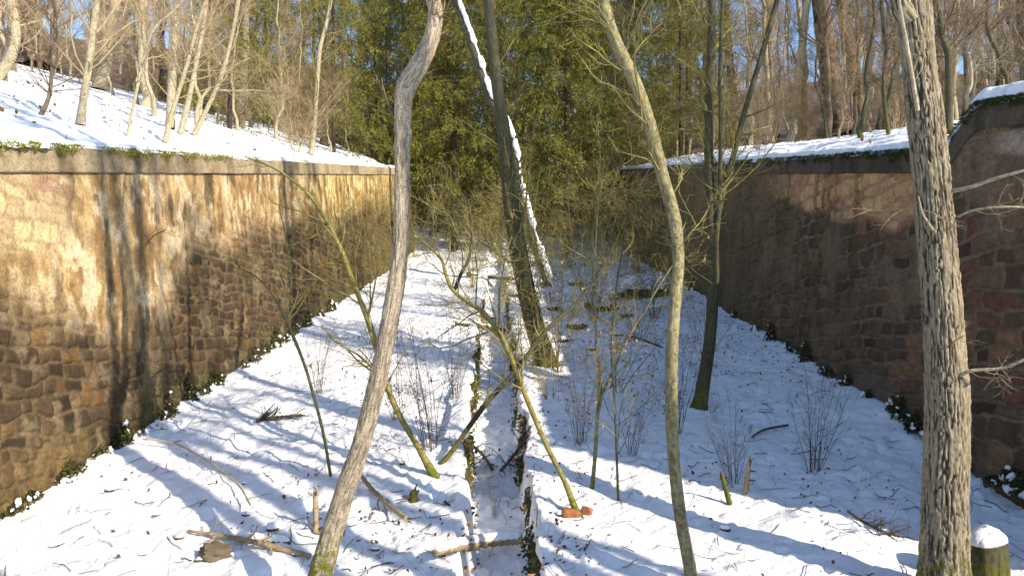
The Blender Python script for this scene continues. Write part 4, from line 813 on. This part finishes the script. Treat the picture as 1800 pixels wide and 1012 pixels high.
hill('thin dark curved stem on snow between the pine and the first pale trunk', 'brown', [(72, 202, 10), (86, 170, 8), (92, 120, 7), (98, 60, 7), (94, 0, 6)], tm='twig', ext=4)
hill('pale sunlit trunk nearest the wall on the left hillside', 'beech', [(141, 220, 20), (146, 180, 15), (154, 130, 14), (162, 70, 14), (170, 0, 13), (178, -80, 11)])
hill('broad pale trunk higher on the snow behind the nearest pale one', 'beech', [(177, 158, 34), (184, 120, 25), (192, 60, 23), (204, 0, 21)])
hill('slender branching stem leaning right in the middle of the hillside', 'beech', [(223, 240, 5), (238, 170, 6), (256, 90, 6), (272, 50, 6), (310, 15, 5), (340, -20, 4)], ext=3)
hill('straight pale trunk at the back of the clustered hillside stems', 'beech', [(299, 226, 20), (301, 170, 16), (306, 90, 15), (312, 0, 14)])
hill('leaning pale stem at the left front of the clustered hillside stems', 'beech', [(290, 250, 12), (302, 200, 9), (324, 130, 8), (343, 60, 8), (362, 0, 7)], ext=5)
hill('leaning pale stem in the middle of the clustered hillside stems', 'beech', [(317, 236, 13), (333, 170, 10), (347, 100, 9), (358, 40, 9), (366, -30, 8)], ext=5)
hill('rightmost leaning stem of the hillside cluster with a side branch', 'beech', [(341, 238, 12), (362, 195, 9), (385, 145, 9), (403, 85, 8), (416, 20, 8), (424, -40, 7)], ext=5,
     extra=[dict(path=[(384, 158, 4), (410, 160, 4), (440, 159, 3), (468, 160, 2)], d=(hit(341, 238),)*2)])
hill('thin white barked tree above the far part of the left wall', 'beech', [(546, 272, 12), (552, 230, 9), (557, 160, 8), (562, 90, 8), (574, 40, 7), (586, -20, 7)], ext=5, tm='twigy')
# traced trees above the right wall
hill('stout pine with flared foot above the middle of the right wall', 'pine', [(1482, 236, 66), (1474, 205, 42), (1462, 150, 38), (1452, 80, 35), (1442, 0, 33), (1436, -80, 30)], 'pine_tree', sides=28, tm='twig', fine=.03, flare=.35)
hill('second pine directly right of the stout pine', 'pine', [(1512, 232, 30), (1506, 170, 26), (1493, 90, 25), (1480, 0, 23)], 'pine_tree', sides=22, tm='twig', fine=.02)
hill('thin dark crooked stem leaning on the snowy coping left of the furrowed trunk', 'dark', [(1562, 236, 9), (1556, 195, 8), (1553, 150, 8), (1557, 90, 8), (1552, 40, 7), (1546, -30, 7)], tm='twig', ext=4)
hill('brown trunk behind the dark forked tree above the right wall', 'pine', [(1296, 245, 22), (1292, 190, 17), (1284, 120, 16), (1276, 40, 15), (1272, -30, 14)], 'pine_tree', tm='twig')
hill('brown trunk midway between the dark forked tree and the stout pine', 'brown', [(1362, 240, 20), (1356, 170, 16), (1348, 90, 15), (1350, 0, 14)], tm='twig')
hill('pale sunlit trunk just left of the stout pine', 'beech', [(1415, 236, 12), (1412, 150, 9), (1408, 60, 9), (1400, -20, 8)])
# ------------------------------------------------------------------ woodland: prototypes copied
def proto(name, label, H, R0, mt, tm, seed, loc, t0=.25, nb=46, L=3.0, ang=50, lv2=9, lv3=5, sides=10, group=None):
    r = np.random.default_rng(seed); K = 26; z = np.linspace(-.3, H, K); w_ = np.cumsum(r.normal(size=(K, 2))*.10, 0); w_ -= w_[0]
    P = np.stack([w_[:, 0], w_[:, 1], z], -1)[None]; R = (R0*(1-.88*np.clip(z/H, 0, 1))*(1+.5*np.exp(-np.clip(z, 0, 99)/.3)))[None]
    t = thing(name, label, 'tree', loc, group); G = Geo(); tubes(G, P, R, sides); mesh('trunk', G, M[mt], t)
    G = Geo(); twig_set(G, r, P, R, [LV(nb, L, t0=t0, ang=ang, rr=.35, trop=(0, 0, .10), K=7, rmin=.01, taper_len=.5), LV(lv2, L*.45, rr=.5, trop=(0, 0, .06), rmin=.006), LV(lv3, L*.22, rr=.6, rmin=.004, K=5)])
    mesh('branches', G, M[tm], t); return t
WR, WLg = 'bare trees of the wood beyond the right wall', 'bare trees of the wood on the left hillside'
LR, LL = 'bare trunk in the crowd of trees beyond the right wall', 'bare trunk in the crowd of trees high on the left hillside'
pr = [proto('bare_tree', LR, 17, .16, 'brown', 'twig', 1, gl(14, 34), group=WR), proto('bare_tree', LR, 19, .20, 'beech', 'twigl', 2, gl(20, 40), .35, 40, group=WR),
      proto('bare_tree', LR, 13, .09, 'beech', 'twigl', 3, gl(17, 47), .15, 50, 2.2, group=WR), proto('bare_tree', LR, 15, .11, 'dark', 'twig', 4, gl(25, 36), .1, 50, 2.0, 60, group=WR),
      proto('pine_tree', 'tall brown pine trunk among the trees beyond the right wall', 20, .27, 'pine', 'twig', 5, gl(28, 50), .55, 30, 2.5, 75, sides=14, group='pines beyond the right wall')]
r = np.random.default_rng(77); placed = []
def free(x, y, m): return all((x-a)**2+(y-b)**2 > m*m for a, b in placed)
nR = nL = 0; tries = 0
while (nR < 120 or nL < 95) and tries < 20000:
    tries += 1; sd = 1 if r.random() < .55 else -1
    if (nR >= 120 and sd > 0) or (nL >= 95 and sd < 0): continue
    Y = 22+r.random()**.8*75; X = sd*r.uniform(9, 14+Y*.80)
    if sd < 0 and Y < 30 and X > -26: continue
    if sd < 0 and Y < 42 and X > -14: continue
    if sd > 0 and Y < 27 and X < 13: continue
    if not free(X, Y, 1.6): continue
    placed.append((X, Y)); k = int(r.choice(5, p=[.25, .22, .28, .15, .10])); p = pr[k]
    if sd > 0: nR += 1
    else: nL += 1
    lab = (LR if k < 4 else 'tall brown pine trunk among the trees beyond the right wall') if sd > 0 else (LL if k < 4 else 'tall brown pine trunk among the trees high on the left hillside')
    dup(p, (X, Y, ground(X, Y)), r.uniform(0, 6.28), r.uniform(.75, 1.2), lab, (WR if k < 4 else 'pines beyond the right wall') if sd > 0 else (WLg if k < 4 else 'pines high on the left hillside'), r.normal()*.03)
r2 = np.random.default_rng(8)
for k in range(34):
    Y = r2.uniform(13.5, 40); X = r2.uniform(8.6, 10+Y*.5)
    if Y > 24 and X < 9.5: X += 2
    dup(pr[2] if k % 3 else pr[3], (X, Y, ground(X, Y)), r2.uniform(0, 6.28), r2.uniform(.35, .75), 'thin sapling among the trees just beyond the right wall', 'saplings just beyond the right wall', r2.normal()*.05)
for k in range(30):
    Y = r2.uniform(22, 44); X = -r2.uniform(8.6+max(0, 30-Y)*.5, 14+Y*.35)
    dup(pr[2], (X, Y, ground(X, Y)), r2.uniform(0, 6.28), r2.uniform(.45, .9), 'slim pale sapling among the trees on the left hillside', 'pale saplings on the left hillside', r2.normal()*.06)
for k in range(14):
    Y = r2.uniform(43, 52); X = r2.uniform(-9, 9)
    dup(pr[int(r2.choice([0, 2, 3]))], (X, Y, ground(X, Y)), r2.uniform(0, 6.28), r2.uniform(.5, .95), 'slim bare tree standing in front of the spruces at the far end', 'bare trees in front of the spruces', r2.normal()*.07)
nC = 0
while nC < 22:      # behind the spruces
    X = r.uniform(-22, 22); Y = r.uniform(66, 100)
    if free(X, Y, 2): placed.append((X, Y)); nC += 1; dup(pr[int(r.integers(0, 5))], (X, Y, ground(X, Y)), r.uniform(0, 6), r.uniform(.8, 1.2), 'bare tree in the wood behind the spruces', 'trees behind the spruces')
# trees standing out of frame whose shadows fall on the left wall and snow
ph = proto('bare_tree', 'bare tree beside the viewpoint whose shadow falls on the left wall', 25, .2, 'brown', 'twig', 9, gl(5.2, 3.0), .62, 30, group='trees beside the viewpoint')
for k, (x, y, s) in enumerate([(5.7, 1.75, .85), (11, .6, 1.1), (13.5, 3.2, .8), (17, 3.4, 1.0), (4.6, .4, .5), (8.6, 2.1, .7), (15, -1.2, .9)]):
    dup(ph, gl(x, y), 0, s, 'bare tree beside the viewpoint whose shadow falls on the left wall', 'trees beside the viewpoint', [.0, .16, .24, -.05, .12, .05, .2, .08][k])
for k, (x, y, p, s) in enumerate([(10, 8.6, 0, .8), (9.2, 11.2, 2, .8), (16, 12.2, 1, .8), (11.3, 7.4, 1, .7)]):
    dup(pr[p], gl(x, y), k*1.9, s, 'bare tree above the near right wall that shades the snow below', 'trees above the near right wall')
